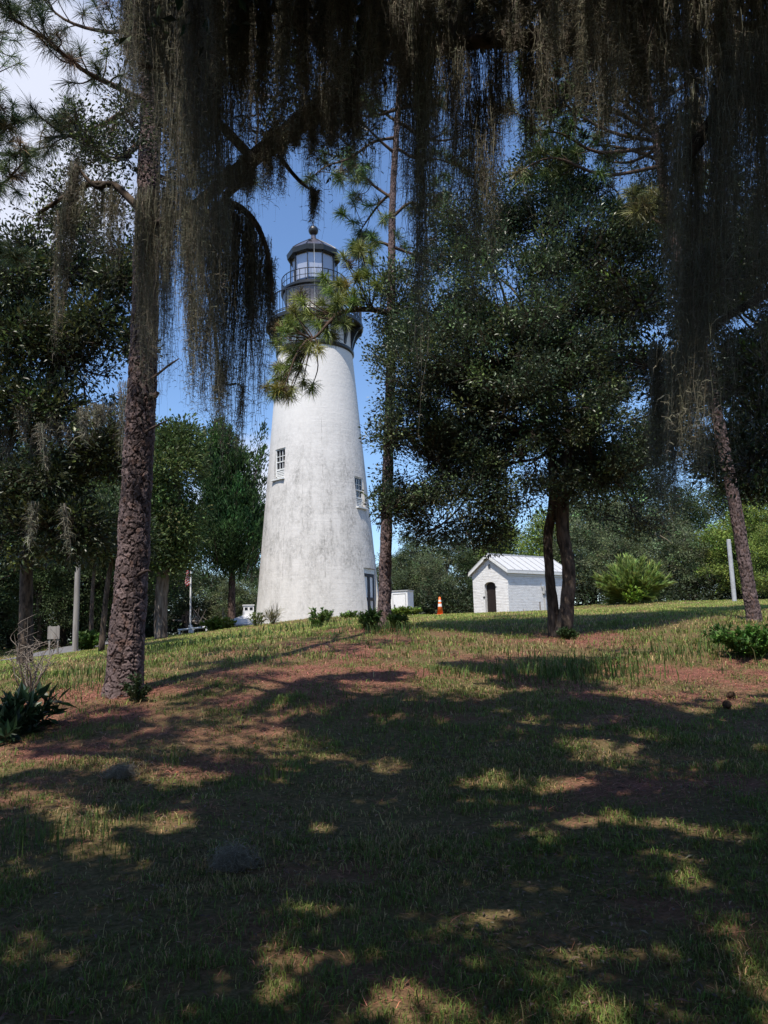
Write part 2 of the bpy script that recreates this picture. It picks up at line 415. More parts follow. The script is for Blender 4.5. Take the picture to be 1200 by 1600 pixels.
def ground_material():
    m = bpy.data.materials.new('lawn_soil'); m.use_nodes = True
    nt = m.node_tree; nt.nodes.clear()
    out = N(nt, 'ShaderNodeOutputMaterial'); b = N(nt, 'ShaderNodeBsdfPrincipled', Roughness=0.95); b.inputs['Specular IOR Level'].default_value = 0.1
    tcn = N(nt, 'ShaderNodeTexCoord'); a = N(nt, 'ShaderNodeAttribute'); a.attribute_name = 'tint'
    sep = N(nt, 'ShaderNodeSeparateColor'); nt.links.new(a.outputs['Color'], sep.inputs[0])

    def ramp(scale, lo, hi, c0, c1, det=8.0):
        n = N(nt, 'ShaderNodeTexNoise', Scale=scale, Detail=det, Roughness=0.7); nt.links.new(tcn.outputs['Object'], n.inputs['Vector'])
        r = N(nt, 'ShaderNodeMapRange'); r.inputs[1].default_value = lo; r.inputs[2].default_value = hi; nt.links.new(n.outputs[0], r.inputs[0])
        mm = N(nt, 'ShaderNodeMix', data_type='RGBA'); mm.inputs[6].default_value = (*c0, 1); mm.inputs[7].default_value = (*c1, 1)
        nt.links.new(r.outputs[0], mm.inputs[0]); return mm.outputs[2], r.outputs[0]
    thatch, _ = ramp(24.0, 0.35, 0.65, (0.058, 0.055, 0.02), (0.18, 0.13, 0.065))
    straw, _ = ramp(38.0, 0.35, 0.68, (0.10, 0.043, 0.034), (0.33, 0.14, 0.105))
    _, brk = ramp(3.5, 0.3, 0.7, (0, 0, 0), (1, 1, 1))
    k = N(nt, 'ShaderNodeMath', operation='MULTIPLY_ADD'); nt.links.new(brk, k.inputs[0]); k.inputs[1].default_value = 0.7; k.inputs[2].default_value = -0.35
    k2 = N(nt, 'ShaderNodeMath', operation='ADD', use_clamp=True); nt.links.new(sep.outputs[0], k2.inputs[0]); nt.links.new(k.outputs[0], k2.inputs[1])
    mm = N(nt, 'ShaderNodeMix', data_type='RGBA', clamp_factor=True); nt.links.new(k2.outputs[0], mm.inputs[0]); nt.links.new(thatch, mm.inputs[6]); nt.links.new(straw, mm.inputs[7])
    nt.links.new(mm.outputs[2], b.inputs['Base Color'])
    n3 = N(nt, 'ShaderNodeTexNoise', Scale=30.0, Detail=6.0); nt.links.new(tcn.outputs['Object'], n3.inputs['Vector'])
    bp = N(nt, 'ShaderNodeBump', Strength=0.8, Distance=0.05); nt.links.new(n3.outputs[0], bp.inputs['Height']); nt.links.new(bp.outputs[0], b.inputs['Normal'])
    nt.links.new(b.outputs[0], out.inputs[0])
    return m


def glass_material():
    m = bpy.data.materials.new('lantern_glass'); m.use_nodes = True
    nt = m.node_tree; nt.nodes.clear()
    out = N(nt, 'ShaderNodeOutputMaterial'); g = N(nt, 'ShaderNodeBsdfGlossy', Roughness=0.08); g.inputs[0].default_value = (0.9, 0.92, 1, 1)
    t = N(nt, 'ShaderNodeBsdfTransparent'); t.inputs[0].default_value = (0.86, 0.88, 0.92, 1)
    ms = N(nt, 'ShaderNodeMixShader'); ms.inputs[0].default_value = 0.2
    nt.links.new(t.outputs[0], ms.inputs[1]); nt.links.new(g.outputs[0], ms.inputs[2]); nt.links.new(ms.outputs[0], out.inputs[0])
    return m


M['stucco'] = stucco_material(); M['brick'] = brick_material(); M['ground'] = ground_material(); M['glass'] = glass_material()

# ------------------------------------------------------------------ terrain
_ctrl = [px(193, 1084, 10.5), px(600, 980, 19), px(498, 965, 38.3), px(873, 994, 18), px(1178, 970, 17), px(796, 957, 42), px(990, 941, 48),
         px(1148, 940, 46), px(688, 961, 39), px(297, 990, 50), px(50, 1030, 36), px(40, 1140, 9), px(1150, 1060, 12), px(600, 1060, 11.5),
         px(600, 1130, 9), px(600, 1250, 6.5), px(600, 1400, 4.6), px(385, 980, 46), px(117, 1020, 33), px(40, 1040, 24), px(870, 1060, 12), px(300, 1010, 26),
         px(737, 960, 44.4)]
_ctrl += [np.array(q, float) for q in ((0, 0, 0), (0, 3.4, 0.06), (-4, 0, 0.05), (4, 0, -0.02), (0, -8, -0.4), (-14, 0, 0.1), (14, 0, -0.1), (12, 10, 0.55), (-9, 12, 0.7),
                                       (-24, 20, 0.3), (-30, 45, 0.6), (30, 25, 2.1), (34, 50, 3.1), (0, 60, 2.6), (-14, 62, 1.9), (20, 66, 3.1), (-40, 70, 1.0), (0, 90, 2.0), (40, 90, 2.6),
                                       (-60, 0, -0.5), (60, 0, 0.5), (0, -60, -1.0), (-3.65, 43, 2.42), (-3.65, 46, 2.45), (8, 45, 2.52), (12, 46, 2.6))]
_ctrl = np.array(_ctrl); _cx = _ctrl[:, :2]


def _kern(r): return np.sqrt(r * r + 1.5)


_A = np.zeros((len(_cx) + 3,) * 2)
_A[:len(_cx), :len(_cx)] = _kern(np.linalg.norm(_cx[:, None] - _cx[None], axis=2))
_A[:len(_cx), len(_cx)] = 1; _A[:len(_cx), len(_cx) + 1:] = _cx
_A[len(_cx):, :len(_cx)] = _A[:len(_cx), len(_cx):].T
_W = np.linalg.solve(_A + 1e-6 * np.eye(len(_A)), np.concatenate([_ctrl[:, 2], [0, 0, 0]]))


def ground(x, y):
    x = np.asarray(x, float); y = np.asarray(y, float); sh = x.shape
    x = x.ravel(); y = y.ravel(); o = np.empty(len(x))
    for i in range(0, len(x), 60000):
        a = np.stack([x[i:i + 60000], y[i:i + 60000]], 1)
        o[i:i + 60000] = _kern(np.linalg.norm(a[:, None] - _cx[None], axis=2)) @ _W[:len(_cx)] + _W[len(_cx)] + a @ _W[len(_cx) + 1:]
    d = np.clip((np.hypot(x, y - 30) - 60) / 60, 0, 1); d = d * d * (3 - 2 * d)
    o = np.clip(o, -3, 5) * (1 - d) + 1.0 * d
    near = np.clip(1.2 - np.hypot(x, y) / 60, 0, 1)
    o = o + near * (0.05 * (noise2(x, y, 0.9, 3) - 0.5) + 0.02 * (noise2(x, y, 4.0, 9) - 0.5))
    return o.reshape(sh)


def gp(x, y, Y):
    p = px(x, y, Y); p[2] = float(ground(p[0], p[1])); return p


_straw = [(193, 1095, 10.3, 1.5, 1.1), (330, 1110, 9.8, 1.3, .7), (110, 1190, 8, 1.0, 1.0), (560, 1050, 12.2, 2.0, .8), (690, 1075, 11.2, 1.3, .8), (450, 1060, 12, 1.2, .8), (640, 1020, 15, 2.2, .8),
          (1150, 1055, 12.3, 1.5, 1.1), (1000, 1090, 11, 1.5, .55), (870, 1005, 17, 1.5, 1.0), (760, 1040, 13, 1.2, .7), (340, 1212, 7.3, .6, .6), (590, 982, 18.5, 1.1, 1.0), (230, 1160, 8.6, 1.0, .7),
          (960, 1160, 8.8, .8, .5), (430, 1455, 4.2, .35, .8), (1100, 1150, 9, .9, .55), (380, 1030, 15, 1.5, .55), (500, 1020, 16, 1.5, .6), (860, 1300, 6, .4, .5), (60, 1230, 7, .7, .8), (980, 1240, 6.6, .5, .6), (730, 1120, 9.4, .8, .6), (860, 1080, 11.2, 1.2, .9), (1120, 1230, 6.8, .6, .6), (500, 1380, 4.8, .4, .7), (640, 1560, 3.6, .35, .7), (1040, 1470, 4.2, .4, .6), (420, 1120, 9.4, .9, .8), (530, 1090, 10.4, 1.1, .8), (260, 1250, 6.5, .5, .5)]
_straw = [(*px(a, b, c)[:2], r, w) for a, b, c, r, w in _straw]


def straw_mask(x, y):
    m = np.zeros_like(x)
    for a, b, r, w in _straw: m = np.maximum(m, w * np.exp(-(((x - a) / 1.25) ** 2 + (y - b) ** 2) / (r * r)))
    return np.clip(m * 4.6 * (noise2(x, y, 1.5, 21, 3) - .26) - .1, 0, 1) * (.5 + .5 * noise2(x, y, 5, 25, 2))


def axis(lim0, lim1, fine, far):
    a = [0.0]; 
    while a[-1] < lim1: a.append(a[-1] + fine * (1 + (a[-1] / 9.0) ** 1.35))
    b = [0.0]
    while b[-1] > lim0: b.append(b[-1] - fine * (1 + (abs(b[-1]) / 9.0) ** 1.35))
    return np.array(b[:0:-1] + a)


_xs = axis(-420, 420, 0.16, 0); _ys = axis(-160, 620, 0.2, 0) + 6
gx, gy = np.meshgrid(_xs, _ys, indexing='ij')
gz = ground(gx, gy)
mb = MB(); nx, ny = gx.shape
i, j = np.meshgrid(np.arange(nx - 1), np.arange(ny - 1), indexing='ij')
sm = straw_mask(gx.ravel(), gy.ravel())
mb.add(np.stack([gx, gy, gz], 2), np.stack([i * ny + j, (i + 1) * ny + j, (i + 1) * ny + j + 1, i * ny + j + 1], -1).reshape(-1, 4), np.stack([sm, sm, sm], 1))
tag(mb.build('ground', M['ground'], smooth=True), kind='structure')

# road at the left edge
pts = np.array([px(a, b, Y)[:2] for a, b, Y in ((-260, 1062, 27), (-60, 1048, 31), (20, 1034, 34), (90, 1022, 39), (150, 1012, 46), (190, 1006, 56), (215, 1003, 70))])
pr, _ = spline(pts, np.zeros(len(pts)), 8)
tn = nrm(np.gradient(pr, axis=0)); sd = np.stack([tn[:, 1], -tn[:, 0]], 1)
mb = MB(); L_ = pr[:, None] + sd[:, None] * np.linspace(-1.7, 1.7, 7)[None, :, None]
zz = ground(L_[..., 0], L_[..., 1]) + 0.07
m_, n_ = zz.shape; i, j = np.meshgrid(np.arange(m_ - 1), np.arange(n_ - 1), indexing='ij')
mb.add(np.concatenate([L_, zz[..., None]], 2), np.stack([i * n_ + j, i * n_ + j + 1, (i + 1) * n_ + j + 1, (i + 1) * n_ + j], -1).reshape(-1, 4)[:, ::-1])
tag(mb.build('road', M['asphalt'], smooth=True), kind='structure')

# ------------------------------------------------------------------ lighthouse
LX, LY, LZ = -3.65, 41.6, 2.41
lh = thing('lighthouse', (LX, LY, LZ), 'tall white stucco lighthouse tower with black gallery and glazed lantern', 'lighthouse')


def RT(z): return 3.36 - (3.36 - 2.1) * z / 14.8


def on(phi, r, z): return np.array([r * sin(phi), -r * cos(phi), z])


def oriented(mb, phi, r, z, boxes, col=(.5, .5, .5)):
    """boxes (across, outward, up, width, depth, height) in the frame of a wall facing angle phi"""
    o = np.array([sin(phi), -cos(phi), 0]); s = np.array([cos(phi), sin(phi), 0])
    for a, b, u, w, d, h in boxes:
        c = o * (r + b) + s * a + np.array([0, 0, z + u])
        mb.box(c, (w, d, h), rz=phi, col=col)


mb = MB()
zs = np.linspace(-0.9, 14.8, 34)
mb.lathe([(RT(z), z) for z in zs] + [(2.1, 15.2), (2.1, 16.22)], n=112)
tower = mb.build('tower', M['stucco'], lh, smooth=True)
WIN = [(rad(-43), 8.2), (rad(60), 6.65)]
cuts = []
for phi, zc in WIN:
    c = MB(); r0 = RT(zc + 0.8) - 0.13
    oriented(c, phi, r0, zc, [(0, 1.0, -0.06, 0.84, 2.0, 1.66)]); cuts.append(c)
PHD = rad(66)
rd = RT(2.5) - 0.22
c = MB(); oriented(c, PHD, rd, 0, [(0, 1.5, 1.1, 1.42, 3.0, 2.85)]); cuts.append(c)
carve(tower, cuts)
for p in tower.data.polygons: p.use_smooth = True
tower.data.set_sharp_from_angle(angle=rad(25))

for phi, zc in WIN:
    r0 = RT(zc + 0.8) - 0.13
    mb = MB()
    fw = 0.07
    b = [(0, .03, .74, .84, .09, fw), (-.385, .03, 0, fw, .088, 1.4), (.385, .03, 0, fw, .088, 1.4), (0, .03, -.36, .7, .088, .08), (0, .035, .06, .7, .07, .05),
         (0, .03, -.84, .84, .09, .1)]
    for x in (-.117, .117): b += [(x, .025, .38, .03, .05, .58), (x, .025, -.14, .03, .05, .34)]
    b += [(0, .027, .36, .7, .045, .03)]
    for k in range(4): b.append((0, .03 + .004 * (k % 2), -.47 - .09 * k, .7, .05, .055))
    oriented(mb, phi, r0, zc, b)
    w = mb.build('window', M['trim_white'], lh)
    mb = MB(); oriented(mb, phi, r0, zc, [(0, .012, .18, .7, .016, 1.05)]); mb.build('pane', M['dark_glass'], w)
    mb = MB(); oriented(mb, phi, r0, zc, [(0, .2, -.93, .98, .36, .07)]); mb.build('sill', M['trim_white'], w)

mb = MB()
oriented(mb, PHD, rd, 0, [(0, .05, 2.38, 1.42, .1, .26), (-.68, .05, 1.1, .06, .1, 2.3), (.68, .05, 1.1, .06, .1, 2.3), (0, .3, -.06, 1.42, .7, .12)])
door = mb.build('door', M['trim_white'], lh)
for sgn in (-1, 1):
    mb = MB(); x0 = sgn * .325
    oriented(mb, PHD, rd, 0, [(x0 - .255, .06, 1.1, .13, .06, 2.26), (x0 + .255, .06, 1.1, .13, .06, 2.26), (x0, .06, 2.16, .38, .06, .14), (x0, .06, .93, .38, .06, .16), (x0, .06, .08, .38, .06, .18)])
    lf = mb.build('door_leaf', M['navy_paint'], door)
    mb = MB(); oriented(mb, PHD, rd, 0, [(x0, .04, 1.55, .38, .03, 1.08), (x0, .04, .51, .38, .03, .68)]); mb.build('door_panel', M['white_paint'], door)

mb = MB(); mb.lathe([(2.1, 14.66), (2.17, 14.68), (2.21, 14.74), (2.21, 14.86), (2.15, 14.92), (2.1, 14.93)], n=96, cap=False); mb.build('band', M['black_paint'], lh, smooth=True)
mb = MB(); mb.lathe([(2.0, 16.2), (2.70, 16.2), (2.76, 16.26), (2.76, 16.44), (2.70, 16.5), (1.6, 16.5)], n=96, cap=False); mb.build('gallery_deck', M['black_paint'], lh, smooth=False)
for k in range(16):
    a = 2 * pi * (k + .5) / 16; mb = MB()
    prof = [(2.08, 15.0), (2.16, 15.0), (2.22, 15.3), (2.34, 15.66), (2.52, 15.95), (2.70, 16.08), (2.70, 16.197), (2.08, 16.197)]
    o = np.array([sin(a), -cos(a), 0]); s = np.array([cos(a), sin(a), 0])
    v = [o * r + s * t + np.array([0, 0, z]) for t in (-.07, .07) for r, z in prof]
    n = len(prof)
    mb.ngon(v, [list(range(n))[::-1], list(range(n, 2 * n))] + [[q, (q + 1) % n, n + (q + 1) % n, n + q] for q in range(n)])
    mb.build('bracket', M['black_paint'], lh)


def ring(mb, r, z, t, n=64):
    mb.lathe([(r - t, z - t), (r + t, z - t), (r + t, z + t), (r - t, z + t), (r - t, z - t)], n=n, cap=False)


def railing(name, r, z0, h, nb, mids, t=0.022):
    mb = MB(); ring(mb, r, z0 + h, t * 1.15)
    for q in mids: ring(mb, r, z0 + q, t * 0.8)
    for k in range(nb):
        a = 2 * pi * k / nb; big = k % 6 == 0
        mb.box((r * cos(a), r * sin(a), z0 + h / 2), ((.06 if big else .028), (.06 if big else .028), h - .01), rz=a)
    return mb.build(name, M['black_paint'], lh)


railing('gallery_railing', 2.66, 16.5, 1.25, 72, (.12, .2))
mb = MB(); mb.lathe([(1.72, 16.5), (1.72, 16.7), (1.66, 16.72), (1.66, 17.75), (1.72, 17.9), (1.78, 18.25), (1.78, 18.29)], n=72); mb.build('watch_room', M['drum_paint'], lh, smooth=True)
mb = MB(); mb.lathe([(1.6, 18.295), (1.86, 18.295), (1.9, 18.34), (1.9, 18.48), (1.84, 18.52), (1.0, 18.52)], n=72, cap=False); mb.build('lantern_deck', M['black_paint'], lh)
railing('lantern_railing', 1.86, 18.52, .66, 36, (.3,), .016)
NS = 10; A0 = rad(8)
mb = MB()
for k in range(NS):
    a = A0 + 2 * pi * k / NS
    mb.box((1.34 * cos(a), 1.34 * sin(a), 19.51), (.055, .055, 1.97), rz=a)
mb.lathe([(1.2, 18.525), (1.39, 18.525), (1.39, 18.68), (1.2, 18.68)], n=NS, a0=A0, cap=False)
lant = mb.build('lantern', M['black_paint'], lh)
mb = MB(); mb.lathe([(1.30, 18.68), (1.30, 20.5)], n=NS, a0=A0, cap=False); mb.build('lantern_glazing', M['glass'], lant)
mb = MB(); mb.lathe([(1.2, 19.0), (1.2, 20.5)], n=NS, a0=A0 + .02, cap=False); cu = mb.build('lantern_curtain', M['curtain_white'], lant)
mb = MB(); mb.lathe([(.0, 20.55), (1.46, 20.48), (1.52, 20.50), (1.57, 20.78), (1.50, 20.84)], n=NS, a0=A0, cap=False); mb.build('eave', M['black_paint'], lh)
mb = MB(); mb.lathe([(1.50, 20.84), (1.24, 21.06), (.9, 21.32), (.55, 21.56), (.26, 21.76), (.17, 21.85), (.14, 22.08), (.1, 22.1)], n=NS, a0=A0)
rf = mb.build('lantern_roof', M['roof_paint'], lh)
mb = MB()
for k in range(NS):
    a = A0 + 2 * pi * k / NS
    mb.tube([(r * cos(a), r * sin(a), z + .01) for r, z in ((1.50, 20.84), (1.24, 21.06), (.9, 21.32), (.55, 21.56), (.26, 21.76))], .03, n=6, sub=1)
mb.build('roof_rib', M['black_paint'], rf)
mb = MB(); mb.lathe([(.1, 22.08)] + [(max(.29 * sin(q), .02), 22.38 - .29 * cos(q)) for q in np.linspace(.35, pi - .1, 12)] + [(.03, 22.68), (.02, 23.0)], n=24); mb.build('ball_finial', M['black_paint'], lh, smooth=True)
mb = MB(); ph = rad(6)
mb.tube([on(ph, 1.62, 20.75), on(ph, 1.62, 20.2), on(ph, 1.9, 19.4), on(ph, 1.93, 18.6), on(ph, 1.8, 17.5), on(ph, 2.78, 16.5), on(ph, 2.78, 16.2), on(ph, 2.24, 14.9)], .012, n=5); mb.build('lightning_cable', M['steel'], lh)

# ------------------------------------------------------------------ brick oil house
AP = rad(50)
HZ = 2.40
hs = thing('oil_house', (6.64, 42.0, HZ), 'small white painted brick oil house with metal gable roof and dark arched door', 'shed', rz=0)
ux = np.array([-cos(AP), sin(AP), 0]); uy = np.array([sin(AP), cos(AP), 0]); uz = np.array([0, 0, 1.0])   # along the front, along the side, up
W_, D_, E_, RG = 2.62, 5.35, 2.42, 3.28


def H(a, b, z): return ux * a + uy * b + uz * z


def hbox(mb, a0, a1, b0, b1, z0, z1):
    v = [H(a, b, z) for z in (z0, z1) for a, b in ((a0, b0), (a1, b0), (a1, b1), (a0, b1))]
    mb.ngon(v, [(0, 1, 2, 3), (4, 7, 6, 5), (0, 4, 5, 1), (1, 5, 6, 2), (2, 6, 7, 3), (3, 7, 4, 0)])


mb = MB()
prof = [(0, -.6), (W_, -.6), (W_, E_), (W_ / 2, RG), (0, E_)]
v = [H(a, b, z) for b in (0, D_) for a, z in prof]
mb.ngon(v, [(0, 1, 2, 3, 4), (9, 8, 7, 6, 5)] + [(q, q + 5, (q + 1) % 5 + 5, (q + 1) % 5) for q in range(5)])
wall = mb.build('wall', M['brick'], hs)
# cutters: arched doorway and small arched vent


def arch(mb, ac, w, z0, zs, rise, b0, b1):
    n = 9
    top = [(ac + w / 2 * cos(t), zs + rise * sin(t)) for t in np.linspace(0, pi, n)]
    pr = [(ac - w / 2, z0), (ac + w / 2, z0)] + top
    k = len(pr)
    v = [H(a, b, z) for b in (b0, b1) for a, z in pr]
    mb.ngon(v, [tuple(range(k)), tuple(range(k, 2 * k))[::-1]] + [(q, q + k, (q + 1) % k + k, (q + 1) % k) for q in range(k)])


DA = W_ * .505
c1 = MB(); arch(c1, DA, .82, .02, 1.62, .2, -.2, .26)
c2 = MB(); arch(c2, W_ / 2, .2, 2.5, 2.72, .1, -.2, .16)
carve(wall, [c1, c2])
mb = MB(); arch(mb, DA, .80, .03, 1.615, .19, .18, .24); dr = mb.build('door', M['dark_door'], hs)
mb = MB(); hbox(mb, DA + .40, DA + .52, -.03, -.004, .95, 1.03); mb.build('latch', M['black_paint'], dr)
mb = MB(); hbox(mb, DA - .5, DA - .40, -.03, -.004, 1.5, 1.54); mb.build('hinge', M['black_paint'], dr)
mb = MB()
for k in range(4): hbox(mb, W_ / 2 - .09, W_ / 2 + .09, .05, .08, 2.51 + .075 * k, 2.55 + .075 * k)
mb.build('vent', M['steel'], hs)
mb = MB()                                                        # roof: two sheets with standing seams
ov, sl_ = .16, (RG - E_) / (W_ / 2)
th = .06
for sgn in (-1, 1):
    a_e = W_ / 2 + sgn * (W_ / 2 + ov); z_e = RG - sl_ * (W_ / 2 + ov) + .03; a_r = W_ / 2
    v = [H(a, b, z + t) for t in (0, th) for a, b, z in ((a_e, -ov, z_e), (a_e, D_ + ov, z_e), (a_r, D_ + ov, RG + .03), (a_r, -ov, RG + .03))]
    mb.ngon(v, [(0, 1, 2, 3), (4, 7, 6, 5), (0, 4, 5, 1), (1, 5, 6, 2), (3, 7, 4, 0)])
roof = mb.build('roof', M['metal_roof'], hs)
mb = MB()
for sgn in (-1, 1):
    for b in np.linspace(-ov + .02, D_ + ov - .02, 10):
        a_e = W_ / 2 + sgn * (W_ / 2 + ov); z_e = RG - sl_ * (W_ / 2 + ov) + .03 + th; a_r = W_ / 2 + sgn * .03
        v = [H(a, bb, z + t) for t in (.001, .05) for a, bb, z in ((a_e, b - .015, z_e), (a_e, b + .015, z_e), (a_r, b + .015, RG + .03 + th - .03 * sl_), (a_r, b - .015, RG + .03 + th - .03 * sl_))]
        mb.ngon(v, [(0, 1, 2, 3), (4, 7, 6, 5), (0, 4, 5, 1), (1, 5, 6, 2), (2, 6, 7, 3), (3, 7, 4, 0)])
hb = []
hbox(mb, W_ / 2 - .06, W_ / 2 + .06, -ov - .01, D_ + ov + .01, RG + .06, RG + .15)
mb.build('roof_seam', M['steel'], roof)
mb = MB()                                                        # rake boards on the gable and eave boards
for sgn in (-1, 1):
    a_e = W_ / 2 + sgn * (W_ / 2 + ov); z_e = RG - sl_ * (W_ / 2 + ov) + .025; a_r = W_ / 2
    v = [H(a, b, z) for b in (-ov - .03, -ov + .02) for a, z in ((a_e, z_e - .13), (a_r, RG - .11), (a_r, RG + .025), (a_e, z_e))]
    mb.ngon(v, [(0, 1, 2, 3), (7, 6, 5, 4)] + [(q, q + 4, (q + 1) % 4 + 4, (q + 1) % 4) for q in range(4)])
    e0, e1 = sorted((a_e + sgn * .005, a_e - sgn * .03))
    hbox(mb, e0, e1, -ov + .025, D_ + ov, z_e - .13, z_e)
    e0, e1 = sorted((W_ / 2 + sgn * (W_ / 2 + .004), W_ / 2 + sgn * (W_ / 2 + .06)))
    hbox(mb, e0, e1, .01, D_ - .01, E_ - .34, E_ - .12)
mb.build('fascia', M['trim_white'], hs)
mb = MB(); hbox(mb, -.16, -.004, 2.9, 3.2, 1.12, 1.55); hbox(mb, -.2, -.16, 2.96, 3.14, 1.28, 1.47)
mt = mb.build('meter_box', M['steel'], hs)
mb = MB(); mb.tube([H(-.07, 3.05, 1.12), H(-.07, 3.05, .4), H(-.07, 3.05, -.3)], .055, n=8); mb.tube([H(-.05, 2.78, 1.75), H(-.05, 2.8, 1.5), H(-.07, 2.92, 1.4)], .018, n=6); mb.build('conduit', M['steel'], mt)
mb = MB(); pst = H(-.35, 2.2, 0) + np.array([6.64, 42.0, 0]); z = float(ground(pst[0], pst[1])); mb.box((0, 0, .22), (.07, .07, .6)); mb.box((0, 0, .53), (.1, .1, .03))
tag(mb.build('marker_post', M['post_wood'], loc=(pst[0], pst[1], z)), 'short thin brown post beside the white oil house wall', 'post')

# ------------------------------------------------------------------ utility cabinet, traffic cone
p = gp(628, 962, 40)
cb = thing('utility_cabinet', p, 'white metal utility cabinet with a door, behind the middle pine trunk', 'cabinet', rz=rad(-24))
mb = MB(); mb.box((0, 0, .58), (1.02, .8, 1.3)); mb.build('body', M['white_paint'], cb)
mb = MB(); mb.box((0, 0, 1.255), (1.1, .88, .05)); mb.build('lid', M['steel'], cb)
mb = MB(); mb.box((.06, -.41, .56), (.68, .03, 1.06)); d = mb.build('door', M['white_paint'], cb)
mb = MB()
for a, b2, w, h in ((-.29, .56, .02, 1.09), (.41, .56, .02, 1.09), (.06, 1.1, .72, .02), (.06, .02, .72, .02)): mb.box((a, -.415, b2), (w, .05, h))
mb.build('frame', M['steel'], d)
mb = MB(); mb.box((-.2, -.44, .5), (.05, .04, .12)); mb.build('handle', M['black_paint'], d)

p = gp(688, 962, 39)
cn = thing('traffic_cone', p, 'orange traffic cone with white bands standing on the lawn', 'cone')
mb = MB(); mb.box((0, 0, .02), (.38, .38, .05), top=.93); mb.build('base', M['orange'], cn)
mb = MB(); mb.lathe([(.15, .045), (.045, .9), (.02, .91)], n=24); mb.build('cone_body', M['orange'], cn, smooth=True)
for z0, z1 in ((.42, .56), (.66, .76)):
    mb = MB(); R1 = lambda z: .15 - .105 * (z - .045) / .855 + .004
    mb.lathe([(R1(z0), z0), (R1(z1), z1)], n=24, cap=False); mb.build('reflective_band', M['reflective'], cn, smooth=True)

# ------------------------------------------------------------------ low outbuilding beyond the slope
p = px(388, 966, 47); gz0 = float(ground(p[0], p[1]))
eave = px(388, 977, 47)[2]
ob = thing('outbuilding', (p[0], p[1], eave), 'low white hip-roofed outbuilding with a small cupola beside the lighthouse', 'building', rz=rad(14))
mb = MB(); mb.box((0, 0, -.62), (3.3, 3.3, 1.2)); mb.build('wall', M['brick'], ob)
mb = MB(); h = 1.9
v = [(-h, -h, -.02), (h, -h, -.02), (h, h, -.02), (-h, h, -.02), (-h, -h, .05), (h, -h, .05), (h, h, .05), (-h, h, .05), (0, 0, .72)]
mb.ngon(v, [(3, 2, 1, 0), (0, 1, 5, 4), (1, 2, 6, 5), (2, 3, 7, 6), (3, 0, 4, 7), (4, 5, 8), (5, 6, 8), (6, 7, 8), (7, 4, 8)]); r_ = mb.build('roof', M['metal_roof'], ob)
mb = MB(); mb.box((0, 0, .78), (.62, .62, .8)); mb.box((0, 0, 1.205), (.7, .7, .05)); cp = mb.build('cupola', M['white_paint'], r_)
for x in (-.15, .15):
    mb = MB(); mb.box((x, -.305, .98), (.18, .03, .17)); mb.build('cupola_vent', M['dark_glass'], r_)
    mb = MB(); mb.box((-.305, x, .98), (.03, .18, .17)); mb.build('cupola_vent', M['dark_glass'], r_)

# ------------------------------------------------------------------ flagpole, posts, rail, sign
p = gp(297, 992, 50)
fp = thing('flagpole', p, 'white flagpole with a limp flag on the slope left of the lighthouse', 'flagpole')
mb = MB(); mb.lathe([(.055, -.3), (.05, 4.5), (.02, 4.52)], n=12); mb.build('pole', M['white_paint'], fp)
mb = MB(); mb.lathe([(.17, -.3), (.17, .12), (.14, .5), (.12, .55)], n=12); mb.build('base', M['white_paint'], fp)
mb = MB(); mb.lathe([(.02, 4.52), (.07, 4.56), (.09, 4.62), (.06, 4.7), (.01, 4.72)], n=10); mb.build('ball', M['white_paint'], fp)
fl = MB(); n1, n2 = 14, 27
for i_ in range(n1 - 1):
    for j_ in range(n2 - 1):
        def P(i, j):
            u, w = i / (n1 - 1), j / (n2 - 1)
            fold = .07 * sin(u * 15) * (.3 + w); return (-.05 - .30 * u + .04 * sin(w * 7), fold, 4.25 - 1.05 * w - .22 * u)
        u, w = i_ / (n1 - 1), j_ / (n2 - 1)
        red = (j_ // 2) % 2 == 0
        colr = (.02, .025, .12) if (u < .42 and w < .5) else ((.55, .03, .04) if red else (.75, .73, .72))
        fl.add([P(i_, j_), P(i_ + 1, j_), P(i_ + 1, j_ + 1), P(i_, j_ + 1)], [(0, 1, 2, 3)], colr)
tag(fl.build('flag', M['cloth'], loc=tuple(p)), 'limp flag with red and white stripes hanging from the white pole', 'flag')
p = gp(292, 992, 49.2)
mb = MB(); mb.box((0, 0, .65), (.17, .17, 1.5)); mb.box((0, 0, 1.42), (.22, .22, .06)); mb.box((-.22, 0, .95), (.22, .1, .5))
tag(mb.build('wooden_post', M['oak_bark'], loc=tuple(p)), 'dark wooden post with a small box just beside the flagpole', 'post')
a, b = gp(278, 996, 49), gp(325, 985, 49); a[2] += .3; b[2] += .3
hr = thing('handrail', a, 'low white sloping rail on the grass below the flagpole', 'rail')
mb = MB(); mb.tube([(0, 0, 0), (b - a) * .5, b - a], .07, n=6); mb.build('rail', M['white_paint'], hr)
for t in (.05, .5, .95):
    mb = MB(); mb.box((b - a) * t + np.array([0, 0, -.3]), (.1, .1, .56)); mb.build('post', M['white_paint'], hr)
p = gp(117, 1021, 33)
mb = MB(); mb.lathe([(.125, -.4), (.115, 3), (.10, 6.5), (.09, 6.55)], n=14)
tag(mb.build('utility_pole', M['post_wood'], loc=tuple(p)), 'pale grey wooden pole among the trees by the road', 'pole')
p = gp(1148, 942, 46)
mb = MB(); mb.lathe([(.13, -.4), (.125, 2.5), (.12, 3.7), (.11, 3.72)], n=14)
tag(mb.build('bollard_post', M['steel'], loc=tuple(p)), 'pale grey bare post standing on the lawn behind the leaning pine', 'post')
p = gp(83, 1028, 31)
sg = thing('sign', p, 'grey sign board seen from behind on two thin posts by the road', 'sign', rz=.1)
mb = MB(); mb.box((0, -.05, .92), (.46, .03, .5)); mb.build('board', M['post_wood'], sg)
